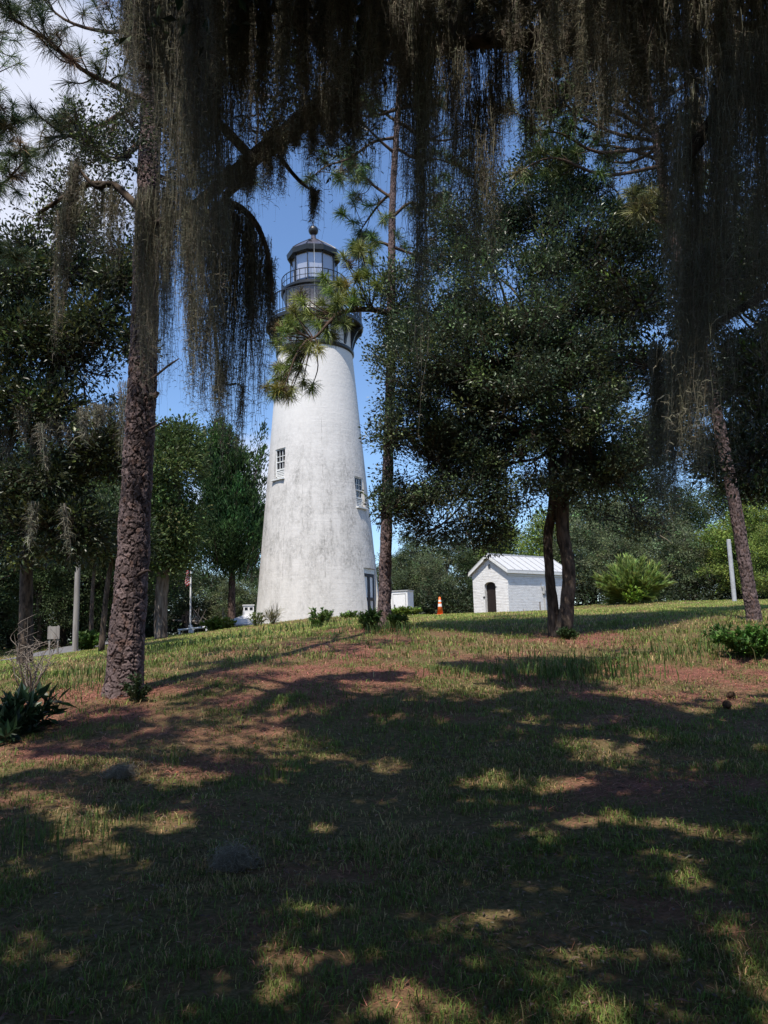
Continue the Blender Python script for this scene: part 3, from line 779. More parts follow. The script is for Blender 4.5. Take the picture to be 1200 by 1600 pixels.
for x in (-.16, .16):
    mb = MB(); mb.box((x, 0, .5), (.06, .06, 1.4)); mb.build('post', M['post_wood'], sg)

# ------------------------------------------------------------------ vegetation builders
def rand_unit(rng, n):
    return nrm(rng.normal(size=(n, 3)))


def add_leaves(mb, pos, d, nr, L, W, col, fold=0.15):
    """one four-cornered folded leaf per point"""
    n = len(pos); L = np.broadcast_to(L, (n,))[:, None]; W = np.broadcast_to(W, (n,))[:, None]
    d = nrm(d); s = nrm(np.cross(d, nr)); u = np.cross(s, d)
    v = np.stack([pos, pos + d * L * .45 + s * W * .5 + u * W * fold, pos + d * L - u * L * .08, pos + d * L * .45 - s * W * .5 + u * W * fold], 1)
    mb.add(v.reshape(-1, 3), np.arange(4 * n).reshape(n, 4), np.repeat(np.broadcast_to(col, (n, 3)), 4, 0))


def tinted(rng, base, n, jit=0.3, hue=0.12):
    b = np.asarray(base, float)
    t = b * np.exp(rng.normal(size=(n, 1)) * jit)
    return np.clip(t * (1 + rng.normal(size=(n, 3)) * hue), 0.002, 0.9)


def crown(mb, lumps, nclump, per, spread, L, W, tint, seed, gap=0.42, gscale=0.55, up=0.25, droop=0.0, keep=None, flat=0.7, out=0.5, jit=0.3, bright=None, twig=0.0):
    """leaf clumps through the volume of ellipsoid lumps (centre, radii), with noise gaps"""
    rng = np.random.default_rng(seed)
    lumps = [(np.asarray(c, float), np.asarray(r, float) * np.ones(3)) for c, r in lumps]
    vol = np.array([np.prod(r) ** .72 for _, r in lumps]); vol /= vol.sum()
    idx = rng.choice(len(lumps), nclump, p=vol)
    C = np.array([lumps[k][0] for k in idx]); Rr = np.array([lumps[k][1] for k in idx])
    u = rand_unit(rng, nclump); rad_ = rng.random(nclump) ** (1 / 2.6)
    P = C + u * Rr * rad_[:, None]
    k = noise3(P, gscale, seed) * .65 + noise3(P, gscale * 2.3, seed + 1) * .35 > gap
    P, u = P[k], u[k]
    n = len(P)
    ctint = tinted(rng, tint, n, jit, .1)
    if bright is not None:
        b = rng.random(n) < bright[0]; ctint[b] = tinted(rng, bright[1], b.sum(), .2, .1)
    off = np.clip(rng.normal(size=(n, per, 3)), -1.7, 1.7) * spread; off[..., 2] *= flat
    pos = (P[:, None] + off).reshape(-1, 3)
    d = nrm(off).reshape(-1, 3) * .7 + np.repeat(u, per, 0) * out + rand_unit(rng, n * per) * .7
    d[:, 2] += up - droop
    nr = rand_unit(rng, n * per) * .8 + np.array([0, 0, .9])
    col = np.clip(np.repeat(ctint, per, 0) * np.exp(rng.normal(size=(n * per, 1)) * .22), .002, .8)
    ls = L * np.exp(rng.normal(size=n * per) * .22)
    if keep is not None:
        kk = keep(pos); pos, d, nr, col, ls = pos[kk], d[kk], nr[kk], col[kk], ls[kk]
    add_leaves(mb, pos, d, nr, ls, ls * (W / L), col)
    if twig:
        m3 = min(3, per); e = P[:, None] + off[:, :m3] * .9; b0 = np.repeat((P - u * twig + np.array([0, 0, -.3]) * twig)[:, None], m3, 1); mid = np.repeat(P[:, None], m3, 1) + rng.normal(size=e.shape) * .03
        kk = np.ones(len(P), bool) if keep is None else keep(P)
        b0, mid, e = [q[kk].reshape(-1, 3) for q in (b0, mid, e)]; n3 = len(e); s = nrm(np.cross(mid - b0, rand_unit(rng, n3))) * L * .075
        v = np.stack([b0 - s, b0 + s, mid + s * .7, e, mid - s * .7], 1).reshape(-1, 3); i = np.arange(n3)[:, None] * 5
        mb.add(v, np.concatenate([i, i + 1, i + 2, i + 4], 1), (.06, .045, .035)); mb.t.append(np.concatenate([i + 4, i + 2, i + 3], 1) + mb.n - len(v))
    return P


def tufts(mb, P, D, n, L, W, tint, seed, spread=1.0, brown=0.1):
    """pine tufts: needles bursting from each point round direction D"""
    rng = np.random.default_rng(seed); m = len(P); P = np.asarray(P, float); D = nrm(np.asarray(D, float))
    d = nrm(np.repeat(D, n, 0) * .55 + rand_unit(rng, m * n) * spread); d[:, 2] -= .12
    base = np.repeat(P, n, 0) - np.repeat(D, n, 0) * (rng.random((m * n, 1)) * L * .7)
    ct = tinted(rng, tint, m, .25, .1); br = rng.random(m) < brown; ct[br] = tinted(rng, (.15, .105, .05), br.sum(), .2, .1)
    col = np.clip(np.repeat(ct, n, 0) * np.exp(rng.normal(size=(m * n, 1)) * .25), .004, .6)
    ln = (L * np.exp(rng.normal(size=m * n) * .18))[:, None]
    s = nrm(np.cross(d, rand_unit(rng, m * n))) * W * .5
    mid = base + d * ln * .55; tip = base + d * ln + np.array([0, 0, -.10]) * ln
    v = np.stack([base - s * .8, base + s * .8, mid + s, tip, mid - s], 1).reshape(-1, 3)
    i = np.arange(m * n)[:, None] * 5
    c5 = np.repeat(col, 5, 0)
    mb.add(v, np.concatenate([i, i + 1, i + 2, i + 4], 1), c5); mb.t.append(np.concatenate([i + 4, i + 2, i + 3], 1) + mb.n - len(v))


def moss(mb, tops, Ls, rs, ns, seed, leanv=None, w=.0058, curl=20, clen=.036, tint=(.165, .155, .118), K=15, taper=.9, sway=.012):
    """hanks of hanging moss: thin wavering strands with curled side threads"""
    rng = np.random.default_rng(seed)
    tops = np.asarray(tops, float); ns = np.broadcast_to(ns, (len(tops),))
    h = np.repeat(np.arange(len(tops)), ns); n = len(h)
    L = np.asarray(Ls, float)[h] * (1 - .72 * rng.random(n) ** 1.6) ; r = np.broadcast_to(np.asarray(rs, float), (len(tops),))[h]
    off = rng.normal(size=(n, 2)) * r[:, None]
    lean = rng.normal(size=(len(tops), 2))[h] * .02 + (0 if leanv is None else np.asarray(leanv)[h])
    t = np.linspace(0, 1, K + 1)
    drop = rng.random(n) * .25 * np.asarray(Ls, float)[h] * (rng.random(n) < .3)
    z = -L[:, None] * t - drop[:, None]
    frac = np.clip(-z / np.asarray(Ls, float)[h][:, None], 0, 1)
    ws = np.cumsum(rng.normal(size=(n, K + 1, 2)) * sway, 1) * (L[:, None, None] / 1.5) ** .5
    xy = off[:, None] * (1 - taper * frac[..., None] ** .8) + ws + lean[:, None] * frac[..., None] * np.asarray(Ls, float)[h][:, None, None]
    p = np.concatenate([xy, z[..., None]], 2) + tops[h][:, None]
    a = rng.random(n) * 2 * pi
    side = np.stack([np.cos(a), np.sin(a), 0 * a], 1)[:, None] * (w * (1.0 - .75 * t))[None, :, None] * .5
    v = np.stack([p - side, p + side], 2).reshape(-1, 3)
    i = (np.arange(n)[:, None] * (K + 1) + np.arange(K)[None]) * 2
    col = tinted(rng, tint, n, .28, .05)
    mb.add(v, np.stack([i, i + 1, i + 3, i + 2], -1).reshape(-1, 4), np.repeat(col, 2 * (K + 1), 0))
    nc = curl * n
    si = rng.integers(0, n, nc); ki = rng.integers(1, K + 1, nc)
    o = p[si, ki]; aa = rng.random(nc) * 2 * pi
    out = np.stack([np.cos(aa), np.sin(aa), rng.normal(size=nc) * .35 - .25], 1)
    cl = clen * np.exp(rng.normal(size=nc) * .4)[:, None]
    p1 = o + out * cl * .55; p2 = p1 + (out * .5 + np.array([0, 0, -.55]) + rng.normal(size=(nc, 3)) * .35) * cl * .7
    s2 = nrm(np.cross(out, rand_unit(rng, nc))) * w * .4
    v = np.stack([o - s2, o + s2, p1 + s2 * .8, p2, p1 - s2 * .8], 1).reshape(-1, 3)
    i = np.arange(nc)[:, None] * 5
    mb.add(v, np.concatenate([i, i + 1, i + 2, i + 4], 1), np.repeat(np.clip(col[si] * 1.25, 0, .6), 5, 0))
    mb.t.append(np.concatenate([i + 4, i + 2, i + 3], 1) + mb.n - len(v))


def sprays(mb, base, n, h, spread, per, L, W, tint, seed, stem=.01, lift=1.0, leaf_from=.15, arch=.25, stemcol=(.12, .1, .05), align=0.6, fan=None):
    """stems fanning from a base, leaves along each"""
    rng = np.random.default_rng(seed); base = np.asarray(base, float)
    for q in range(n):
        a = rng.random() * 2 * pi; rr = spread * rng.random() ** .6; hh = h * (.55 + .45 * rng.random()) * (1 - .35 * (rr / max(spread, .01)) ** 2)
        e = np.array([cos(a) * rr, sin(a) * rr, hh * lift])
        if fan is not None:
            ta = fan * rng.random() ** .6; hl = h * (.75 + .25 * rng.random()) * (1 - .12 * ta); e = np.array([cos(a) * sin(ta), sin(a) * sin(ta), cos(ta)]) * hl
        b0 = base + np.array([cos(a), sin(a), 0]) * rr * .15
        pts = [b0, b0 + e * .5 + np.array([0, 0, arch * hh * .3]), b0 + e - np.array([0, 0, arch * hh * .12])]
        pp, _ = spline(np.array(pts), np.zeros(3), 5)
        if stem: mb.tube(pts, [stem, stem * .7, stem * .3], n=4, col=stemcol, sub=3)
        t = leaf_from + (1 - leaf_from) * rng.random(per)
        k = t * (len(pp) - 1); i = np.minimum(k.astype(int), len(pp) - 2); f = (k - i)[:, None]
        pos = pp[i] * (1 - f) + pp[i + 1] * f
        d = nrm(pp[i + 1] - pp[i]) * align + rand_unit(rng, per) * .8; d[:, 2] += .15
        l = L * np.exp(rng.normal(size=per) * .25)
        add_leaves(mb, pos, d, rand_unit(rng, per) * .6 + np.array([0, 0, 1.0]), l, l * W / L, tinted(rng, tint, per, .3, .1))


def limb_points(a, b, n, wob, rng, sag=0.0):
    t = np.linspace(0, 1, n)[:, None]
    p = a * (1 - t) + b * t + rng.normal(size=(n, 3)) * wob * np.sin(t * pi) + np.array([0, 0, sag]) * np.sin(t * pi)
    return p


def pxp(pts, Y):
    """polyline of (x, y[, Y]) photograph positions"""
    return np.array([px(p[0], p[1], p[2] if len(p) > 2 else Y) for p in pts])


# ------------------------------------------------------------------ pines
class Branches:
    """every branch of a pine becomes a part of its own"""
    def __init__(s): s.items = []

    def tube(s, *a, **k):
        b = MB(); b.tube(*a, **k); s.items.append(b)

    def build(s, name, m, parent, smooth=True):
        for b in s.items: b.build(name, m, parent, smooth=smooth)


def plated_trunk(path, rads, cell_u, cell_v, nu, step, seed, depth):
    """pine bark: plates raised from a jittered cell pattern, cracks between"""
    p, r = spline(np.asarray(path, float), np.asarray(rads, float), 6)
    s = np.concatenate([[0], np.cumsum(np.linalg.norm(np.diff(p, axis=0), axis=1))])
    S = np.arange(0, s[-1], step); m = len(S)
    P = np.stack([np.interp(S, s, p[:, k]) for k in range(3)], 1); Rr = np.interp(S, s, r)
    t = nrm(np.gradient(P, axis=0)); a = nrm(np.cross(t, np.array([0, 1.0, .1]))); b = np.cross(t, a)
    th = np.arange(nu) * 2 * pi / nu
    ncell = max(int(round(2 * pi * Rr.mean() / cell_u)), 5)
    U = np.broadcast_to(th / (2 * pi) * ncell, (m, nu)); V = np.broadcast_to((S / cell_v)[:, None], (m, nu))
    wp = np.stack([np.cos(th) * 2, np.sin(th) * 2, 0 * th], 1)[None] + np.array([0, 0, 1.0]) * (S * 6)[:, None, None]
    U = U + (noise3(wp, 1.6, seed) - .5) * 1.1 + (noise3(wp, 6, seed + 6) - .5) * .3; V = V + (noise3(wp, 1.6, seed + 5) - .5) * 1.1 + (noise3(wp, 6, seed + 7) - .5) * .35
    f1 = np.full((m, nu), 9.0); f2 = f1.copy(); cid = np.zeros((m, nu))
    iu, iv = np.floor(U).astype(int), np.floor(V).astype(int)
    for du in (-1, 0, 1):
        for dv in (-1, 0, 1):
            cu, cv = iu + du, iv + dv; cm = np.mod(cu, ncell)
            z = np.zeros_like(cu)
            jx = cu + .15 + .7 * hash3(cm, cv, z, seed); jy = cv + .15 + .7 * hash3(cm, cv, z + 1, seed)
            d = np.hypot(U - jx, (V - jy)); idv = hash3(cm, cv, z + 2, seed)
            nb = d < f1
            f2 = np.where(nb, f1, np.minimum(f2, d)); cid = np.where(nb, idv, cid); f1 = np.where(nb, d, f1)
    n5 = noise3(wp, 3.2, seed + 9); fine = noise3(wp, 11.0, seed + 10)
    e = np.clip((f2 - f1) / (.10 + .22 * noise3(wp, 1.1, seed + 13)), 0, 1); e = e * e * (3 - 2 * e)
    ter = np.floor(n5 * 5.5 + cid * 2) * .2; ter = ter - np.floor(ter)                # flakes lying on flakes
    flare = np.exp(-S / .28)[:, None] * (.24 + .12 * np.sin(th * 5 + 1)[None])
    lump = (noise3(wp, .5, seed + 3) - .5) * .14
    rr = Rr[:, None] * (1 + flare + lump) + depth * (e * (.35 + .35 * cid + .5 * ter) - .6) + depth * .5 * (fine - .5)
    v = P[:, None] + rr[..., None] * (a[:, None] * np.cos(th)[:, None] + b[:, None] * np.sin(th)[:, None])
    base = np.array([.118, .087, .086]) * (.5 + .65 * cid[..., None] + .85 * ter[..., None] ** 2)
    w = np.clip((noise3(wp, 1.9, seed + 21) - .66) * 9, 0, 1)[..., None]
    c = base * (1 - w * .4) + np.array([.16, .085, .058]) * w * .4
    c = c * (.75 + .5 * fine[..., None]); crack = np.array([.024, .016, .015])
    c = crack * (1 - e[..., None]) + c * e[..., None]
    mb = MB(); i, j = np.meshgrid(np.arange(m - 1), np.arange(nu), indexing='ij'); k = (j + 1) % nu
    mb.add(v.reshape(-1, 3), np.stack([i * nu + j, (i + 1) * nu + j, (i + 1) * nu + k, i * nu + k], -1).reshape(-1, 4), c.reshape(-1, 3))
    return mb


def pine_branch(bm, nm, pts, r0, ntuft, seed, tl, tw, nn, tint, twig=.9, rcol=(.09, .06, .045), tstart=.35, brown=.12, tuft_at=None):
    """a crooked branch with twigs ending in needle tufts"""
    rng = np.random.default_rng(seed); pts = np.asarray(pts, float)
    bs, bm = bm, MB(); bs.items.append(bm)
    bm.tube(pts, np.linspace(r0, r0 * .28, len(pts)), n=6, col=rcol, sub=4, bump=.08, rng=rng)
    pp, _ = spline(pts, np.zeros(len(pts)), 6); T, D = [], []
    if tuft_at is None:
        for q in range(ntuft):
            k = int((tstart + (1 - tstart) * rng.random()) * (len(pp) - 1)); b = pp[k]
            d = nrm(nrm(pp[min(k + 1, len(pp) - 1)] - pp[max(k - 1, 0)]) * .6 + rand_unit(rng, 1)[0] * .9 + np.array([0, 0, .35]))
            l = twig * (.3 + .7 * rng.random()); e = b + d * l
            md = b + d * l * .5 + rng.normal(size=3) * l * .09 - np.array([0, 0, l * .07])
            bm.tube([b, md, e], [r0 * .26, r0 * .2, r0 * .13], n=5, col=rcol, sub=3); T.append(e); D.append(nrm(e - md))
        T.append(pp[-1]); D.append(nrm(pp[-1] - pp[-2]))
    else:
        for e in tuft_at:
            dd = np.linalg.norm(pp - e, axis=1); k = int(np.argmin(dd + .25 * np.abs(np.arange(len(pp)) - len(pp)) / len(pp))); k = max(k - 3, 0); b = pp[k]
            l = np.linalg.norm(e - b); md = (b + e) / 2 + rng.normal(size=3) * l * .1 + np.array([0, 0, -.08 * l])
            bm.tube([b, md, e], [r0 * .24, r0 * .18, r0 * .12], n=5, col=rcol, sub=4); T.append(e); D.append(nrm(nrm(e - md) + np.array([0, 0, .3])))
    tufts(nm, T, D, nn, tl, tw, tint, seed + 50, brown=brown)


PINE = (.085, .125, .032)


def pine_top(bm, nm, p0, top, n, ln, seed, tl, tw, nn, tint=PINE, ntuft=7):
    """whorls of branches on the upper trunk between two points"""
    rng = np.random.default_rng(seed)
    for q in range(n):
        t = (q + rng.random()) / n; b = p0 * (1 - t) + top * t; a = q * 2.4 + rng.random()
        l = ln * (1.05 - .75 * t) * (.7 + .5 * rng.random()); d = np.array([cos(a), sin(a), .12 + .35 * t])
        e = b + d * l
        pts = [b, b + d * l * .45 + np.array([0, 0, -.12 * l]), e + np.array([0, 0, .06 * l])]
        pine_branch(bm, nm, pts, .035 + .02 * l / ln, ntuft, seed * 31 + q, tl, tw, nn, tint, twig=.8)


# --- near left pine
pts = pxp([(193, 1088), (198, 1000), (207, 880), (217, 700), (224, 560), (229, 400), (234, 230), (240, 60), (246, -90)], 10.5)
pts[0, 2] = float(ground(pts[0, 0], pts[0, 1])) - .12
wpx = np.array([56, 52, 48, 44, 42, 37, 32, 28, 24]) / 2
rr = [w * (p @ _F - EYE @ _F) / FPX for w, p in zip(wpx, pts)]
tp = pts[-1] + np.array([.35, .1, 4.2])
path = np.concatenate([pts, [tp]]); rr = np.array(rr + [.06])
lp = thing('pine_tree', (pts[0, 0], pts[0, 1], pts[0, 2] + .12), 'large near pine with flaky grey-brown plated bark, standing left in a ring of fallen needles', 'tree')
off = -np.array(lp.location)
trunk = plated_trunk(path + off, rr, .085, .15, 200, .010, 11, .024).build('trunk', M['pine_bark'], lp, smooth=True)
bm, nm = Branches(), MB()
for k, (pl, n, tn_) in enumerate([
        ([(240, 165, 10.5), (190, 140, 10.1), (128, 108, 9.7), (70, 60, 9.3), (10, 25, 9)], 24, .6),
        ([(236, 140, 10.5), (170, 190, 10.8), (120, 205, 11), (95, 180, 11.2)], 12, .6),
        ([(232, 210, 10.5), (180, 250, 10.2), (130, 215, 10), (70, 215, 9.9)], 9, .6),
        ([(240, 40, 10.5), (170, 50, 10.8), (100, 30, 11), (60, -10, 11)], 14, .6),
        ([(243, 20, 10.5), (330, 60, 10.9), (400, 150, 11.2), (395, 270, 11.3)], 8, .7),
        ([(232, 270, 10.5), (300, 290, 10.9), (350, 270, 11.2), (392, 285, 11.4)], 7, .5)]):
    pine_branch(bm, nm, pxp(pl, 0) + off, .05 if k < 3 else .04, n, 400 + k, .22, .0055, 130, (.06, .085, .03), twig=tn_, tstart=.3)
for k, pl in enumerate([[(222, 600), (240, 590), (262, 572), (280, 560)], [(214, 690), (232, 672), (262, 657)], [(234, 620), (243, 618), (246, 612)], [(205, 905), (228, 892), (236, 893)]]):
    bm.tube(pxp(pl, 10.35) + off, np.linspace(.03 if k != 2 else .05, .008 if k != 2 else .03, len(pl)), n=6, col=(.07, .05, .045), sub=3, bump=.1)
pine_top(bm, nm, pts[-1] + off + np.array([0, 0, -.5]), tp + off, 12, 2.6, 31, .24, .007, 60)
bm.build('branch', M['pine_bark'], lp, smooth=True); nm.build('crown', M['needle'], lp)

# --- middle pine in front of the lighthouse
pts = pxp([(600, 985), (601, 940), (603, 850), (607, 700), (610, 590), (612, 400), (614, 300), (620, 200), (629, 60), (634, -40)], 19)
pts[0, 2] = float(ground(pts[0, 0], pts[0, 1])) - .12
wpx = np.array([24, 20, 17.5, 15.5, 14.5, 11, 9.5, 8.5, 7, 5]) / 2
rr = np.array([w * (p @ _F - EYE @ _F) / FPX for w, p in zip(wpx, pts)] + [.03])
tp = pts[-1] + np.array([.1, 0, 1.6]); path = np.concatenate([pts, [tp]])
mp_ = thing('pine_tree', (pts[0, 0], pts[0, 1], pts[0, 2] + .12), 'slim dark pine before the lighthouse door, one bough reaching across the gallery', 'tree')
off = -np.array(mp_.location)
plated_trunk(path + off, rr, .07, .10, 100, .02, 23, .022).build('trunk', M['pine_bark'], mp_, smooth=True)
bm, nm = Branches(), MB()
LT = (.18, .215, .05)
main = [(611, 492, 19), (585, 484, 18.7), (555, 484, 18.4), (530, 490, 18.1), (512, 506, 17.9), (495, 525, 17.8), (478, 533, 17.7)]
low_ = [(545, 410), (560, 428), (528, 440), (513, 452), (500, 470), (523, 480), (480, 488), (457, 480), (470, 468), (442, 512), (436, 530), (470, 548), (455, 556), (500, 548), (522, 528), (540, 505), (432, 575), (441, 596), (428, 617), (450, 622), (473, 602), (468, 580), (540, 462), (578, 405), (563, 385), (590, 440), (450, 500), (465, 515), (490, 505), (505, 430), (555, 455), (575, 425), (445, 545), (552, 470)]
rg = np.random.default_rng(5)
pine_branch(bm, nm, pxp(main, 0) + off, .085, 0, 71, 0.28, .011, 140, LT, tuft_at=[px(a, b, 18.05 + rg.normal() * .35) + off for a, b in low_ + [(a + rg.normal() * 11, b + rg.normal() * 9) for a, b in low_]], brown=.1)
pine_branch(bm, nm, pxp([(478, 533, 17.7), (462, 556, 17.6), (450, 590, 17.5), (440, 612, 17.5)], 0) + off, .03, 3, 72, .28, .012, 130, LT, twig=.4, brown=.3)
for k, pl in enumerate([[(613, 310), (585, 285), (560, 255), (540, 235)], [(612, 385), (590, 377), (570, 384), (555, 392)], [(614, 300), (595, 310), (575, 330), (558, 350)], [(617, 240), (590, 225), (560, 200), (540, 170)],
                        [(613, 340), (640, 320), (668, 330), (690, 325)], [(618, 230), (650, 240), (690, 235), (735, 245)], [(620, 190), (590, 160), (560, 130)], [(622, 170), (660, 140), (700, 120)], [(612, 385), (640, 395), (665, 400)],
                        [(619, 215), (585, 232), (548, 268), (515, 290), (492, 318)], [(609, 648), (622, 652), (630, 655)]]):
    pine_branch(bm, nm, pxp(pl, 19) + off + np.linspace(0, 1, len(pl))[:, None] * np.array([0, rg.normal() * .8, 0]), .045, (12 if k < 10 else 1), 80 + k, .28, .011, 110, (.095, .14, .035), twig=.75, brown=.15)
pine_top(bm, nm, pts[7] + off, tp + off, 14, 2.2, 33, .26, .010, 44)
bm.build('branch', M['pine_bark'], mp_, smooth=True); nm.build('crown', M['needle'], mp_)

# --- leaning right pine
pts = pxp([(1180, 974), (1172, 930), (1150, 800), (1127, 680), (1086, 500), (1052, 370), (1035, 280), (1018, 180), (1005, 90)], 17)
pts[0, 2] = float(ground(pts[0, 0], pts[0, 1])) - .12
wpx = np.array([21, 19.5, 18, 17, 15.5, 13.5, 11.5, 10, 8]) / 2
rr = np.array([w * (p @ _F - EYE @ _F) / FPX for w, p in zip(wpx, pts)] + [.04])
tp = pts[-1] + np.array([-.5, 0, 1.5]); path = np.concatenate([pts, [tp]])
rp = thing('pine_tree', (pts[0, 0], pts[0, 1], pts[0, 2] + .12), 'leaning pine at the right with a green shrub at its foot', 'tree')
off = -np.array(rp.location)
plated_trunk(path + off, rr, .07, .10, 100, .02, 37, .022).build('trunk', M['pine_bark'], rp, smooth=True)
bm, nm = Branches(), MB()
for k, pl in enumerate([[(1050, 365), (1030, 330), (1005, 300), (985, 285)], [(1040, 310), (1070, 290), (1090, 300)], [(1030, 250), (990, 215), (950, 190), (925, 182)], [(1020, 200), (960, 150), (880, 130), (850, 160)], [(1024, 220), (940, 230), (860, 210), (845, 190)],
                        [(1010, 120), (940, 100), (880, 70)], [(1030, 260), (940, 280), (860, 260), (800, 290)], [(1060, 400), (1110, 380), (1160, 400)], [(1045, 340), (1010, 340), (990, 350)], [(1020, 200), (1080, 200), (1130, 230)], [(1022, 210), (930, 165), (850, 195), (790, 185)], [(1010, 120), (900, 150), (810, 125)], [(1024, 230), (930, 250), (870, 235), (820, 240)]]):
    pine_branch(bm, nm, pxp(pl, 17) + off + np.linspace(0, 1, len(pl))[:, None] * np.array([0, rg.normal(), 0]), .05, (16 if k in (0, 8) else 9), 120 + k, .32, .012, 120, (.11, .16, .035) if k != 8 else (.16, .15, .05), twig=.7, brown=.15)
pine_top(bm, nm, pts[6] + off, tp + off, 12, 2.2, 35, .26, .010, 44)
bm.build('branch', M['pine_bark'], rp, smooth=True); nm.build('crown', M['needle'], rp)

# --- pine whose boughs reach in at the left edge
g0 = px(-150, 1040, 14); gz0 = float(ground(g0[0], g0[1]))
ep = thing('pine_tree', (g0[0], g0[1], gz0), 'pine at the left edge whose green tufted boughs show against the white cloud', 'tree')
off = -np.array(ep.location)
tops = np.array([g0[0] + .4, g0[1], 14.5])
path = np.array([[g0[0], g0[1], gz0 - .1], [g0[0] + .1, g0[1], gz0 + 4], [g0[0] + .25, g0[1], gz0 + 9], tops])
plated_trunk(path + off, [.24, .2, .15, .05], .085, .1, 60, .03, 41, .02).build('trunk', M['pine_bark'], ep, smooth=True)
bm, nm = Branches(), MB()
for k, pl in enumerate([[(-140, 330, 14), (-60, 320, 13.5), (0, 290, 13.2), (45, 245, 13)], [(-140, 330, 14), (-50, 260, 14), (0, 210, 14), (30, 185, 14)], [(-140, 420, 14), (-60, 400, 14), (-5, 400, 14), (20, 400, 14)]]):
    pine_branch(bm, nm, pxp(pl, 0) + off, .05, 20 if k < 2 else 12, 150 + k, .24, .009, 120, (.07, .10, .035), twig=.55)
pine_top(bm, nm, tops + off + np.array([0, 0, -3.0]), tops + off, 10, 1.5, 36, .24, .010, 44)
bm.build('branch', M['pine_bark'], ep, smooth=True); nm.build('crown', M['needle'], ep)


# ------------------------------------------------------------------ broadleaf trees seen one by one
def broad_tree(base, label, trunk_paths, lumps, bark, leafmat, nclump, per, spread, L, W, tint, seed, gap=.42, gscale=.55, limbs=True, cat='tree', name='oak_tree', group=None, **kw):
    base = np.asarray(base, float); t = thing(name, base, label, cat, group)
    tb = MB(); rng = np.random.default_rng(seed)
    for pts, r in trunk_paths: tb.tube(np.asarray(pts) - base, r, n=14, sub=6, bump=.035, rng=rng)
    if limbs:
        ends = [np.asarray(p[-1]) - base for p, _ in trunk_paths]
        for c, r in lumps:
            c = np.asarray(c) - base; e = min(ends, key=lambda q: np.linalg.norm(q - c)); r = np.asarray(r) * np.ones(3)
            lp_ = limb_points(e, c, 6, .18, rng, .25)
            r0 = trunk_paths[0][1][-1] * .55
            tb.tube(lp_, np.linspace(r0, r0 * .35, 6), n=7, sub=4, bump=.05, rng=rng)
            for q in range(5):
                d = rand_unit(rng, 1)[0]; d[2] = abs(d[2]) * .6; k = rng.integers(2, 6)
                tb.tube(limb_points(lp_[k], c + d * r * .8, 4, .12, rng, .1), np.linspace(r0 * .32, r0 * .1, 4), n=5, sub=3)
    tb.build('trunk', bark, t, smooth=True)
    cb_ = MB()
    crown(cb_, [(np.asarray(c) - base, r) for c, r in lumps], nclump, per, spread, L, W, tint, seed, gap, gscale, **kw)
    cb_.build('crown', leafmat, t)
    return t


def lump_px(rows, Y, depth=1.0):
    """(x, y, rx, ry[, dY]) in photograph pixels -> ellipsoids at distance Y"""
    o = []
    for row in rows:
        x, y, rx, ry = row[:4]; Yk = Y + (row[4] if len(row) > 4 else 0); c = px(x, y, Yk); s = Yk / FPX
        o.append((c, (rx * s, max(rx, ry) * s * depth, ry * s)))
    return o


# --- twin-stemmed oak
b = gp(874, 996, 18)
tp1 = pxp([(870, 1000), (865, 950), (859, 890), (857, 835), (866, 780), (862, 690)], 18); tp1[:, 1] += .05
tp2 = pxp([(878, 1000), (885, 955), (889, 895), (880, 835), (879, 780), (890, 700), (880, 600)], 17.8)
tp1[0, 2] = tp2[0, 2] = b[2] - .1
oak_l = lump_px([(800, 590, 190, 210), (880, 470, 140, 150), (720, 770, 110, 80), (940, 640, 110, 160), (880, 640, 130, 120), (760, 690, 110, 110), (670, 720, 80, 90), (640, 600, 62, 105, -.3), (620, 480, 44, 80, .5), (700, 530, 90, 110), (800, 520, 120, 120), (920, 480, 110, 110), (980, 620, 100, 130), (760, 400, 90, 70), (850, 360, 90, 65), (690, 420, 60, 60), (960, 380, 70, 70), (940, 740, 110, 70), (620, 780, 42, 40), (690, 810, 80, 50), (740, 840, 60, 30), (650, 840, 40, 26), (700, 640, 70, 80), (780, 560, 70, 70), (1020, 450, 60, 80), (820, 760, 90, 55), (1010, 720, 70, 70), (600, 560, 38, 30), (1060, 560, 60, 90), (920, 290, 70, 80), (860, 280, 70, 60), (970, 310, 70, 80), (790, 320, 60, 60), (720, 350, 55, 60), (990, 800, 60, 40), (612, 690, 30, 60, -.6), (600, 800, 22, 40, -.6)], 18)
to = broad_tree(b, 'twin-stemmed oak with a broad dense dark crown, in front of the white oil house', [(tp1, [.2, .13, .105, .11, .13, .08]), (tp2, [.22, .165, .15, .15, .16, .12, .06])], oak_l, M['oak_bark'], M['leaf'],
                16500, 38, .17, .082, .04, (.055, .08, .042), 201, gap=.525, gscale=1.25, twig=.5, bright=(.25, (.11, .145, .055)))

# --- dark oak at the right edge
b = px(1300, 990, 22); b[2] = float(ground(b[0], b[1]))
tpr = pxp([(1300, 1000), (1290, 900), (1275, 780), (1250, 650), (1235, 560)], 22); tpr[0, 2] = b[2] - .1
broad_tree(b, 'dark oak filling the right edge of the view behind the leaning pine and its moss', [(tpr, [.26, .22, .19, .16, .09])], lump_px([(1180, 420, 60, 80), (1100, 460, 50, 80), (1210, 580, 70, 80), (1130, 600, 60, 80), (1190, 690, 60, 60), (1110, 700, 40, 50), (1240, 460, 60, 90), (1070, 360, 50, 60), (1160, 320, 60, 60), (1250, 740, 70, 50), (1170, 760, 40, 26)], 21, 1.2), M['oak_bark'], M['leaf'],
           4200, 32, .2, .11, .05, (.04, .056, .023), 261, gap=.46, gscale=.95, twig=.5)

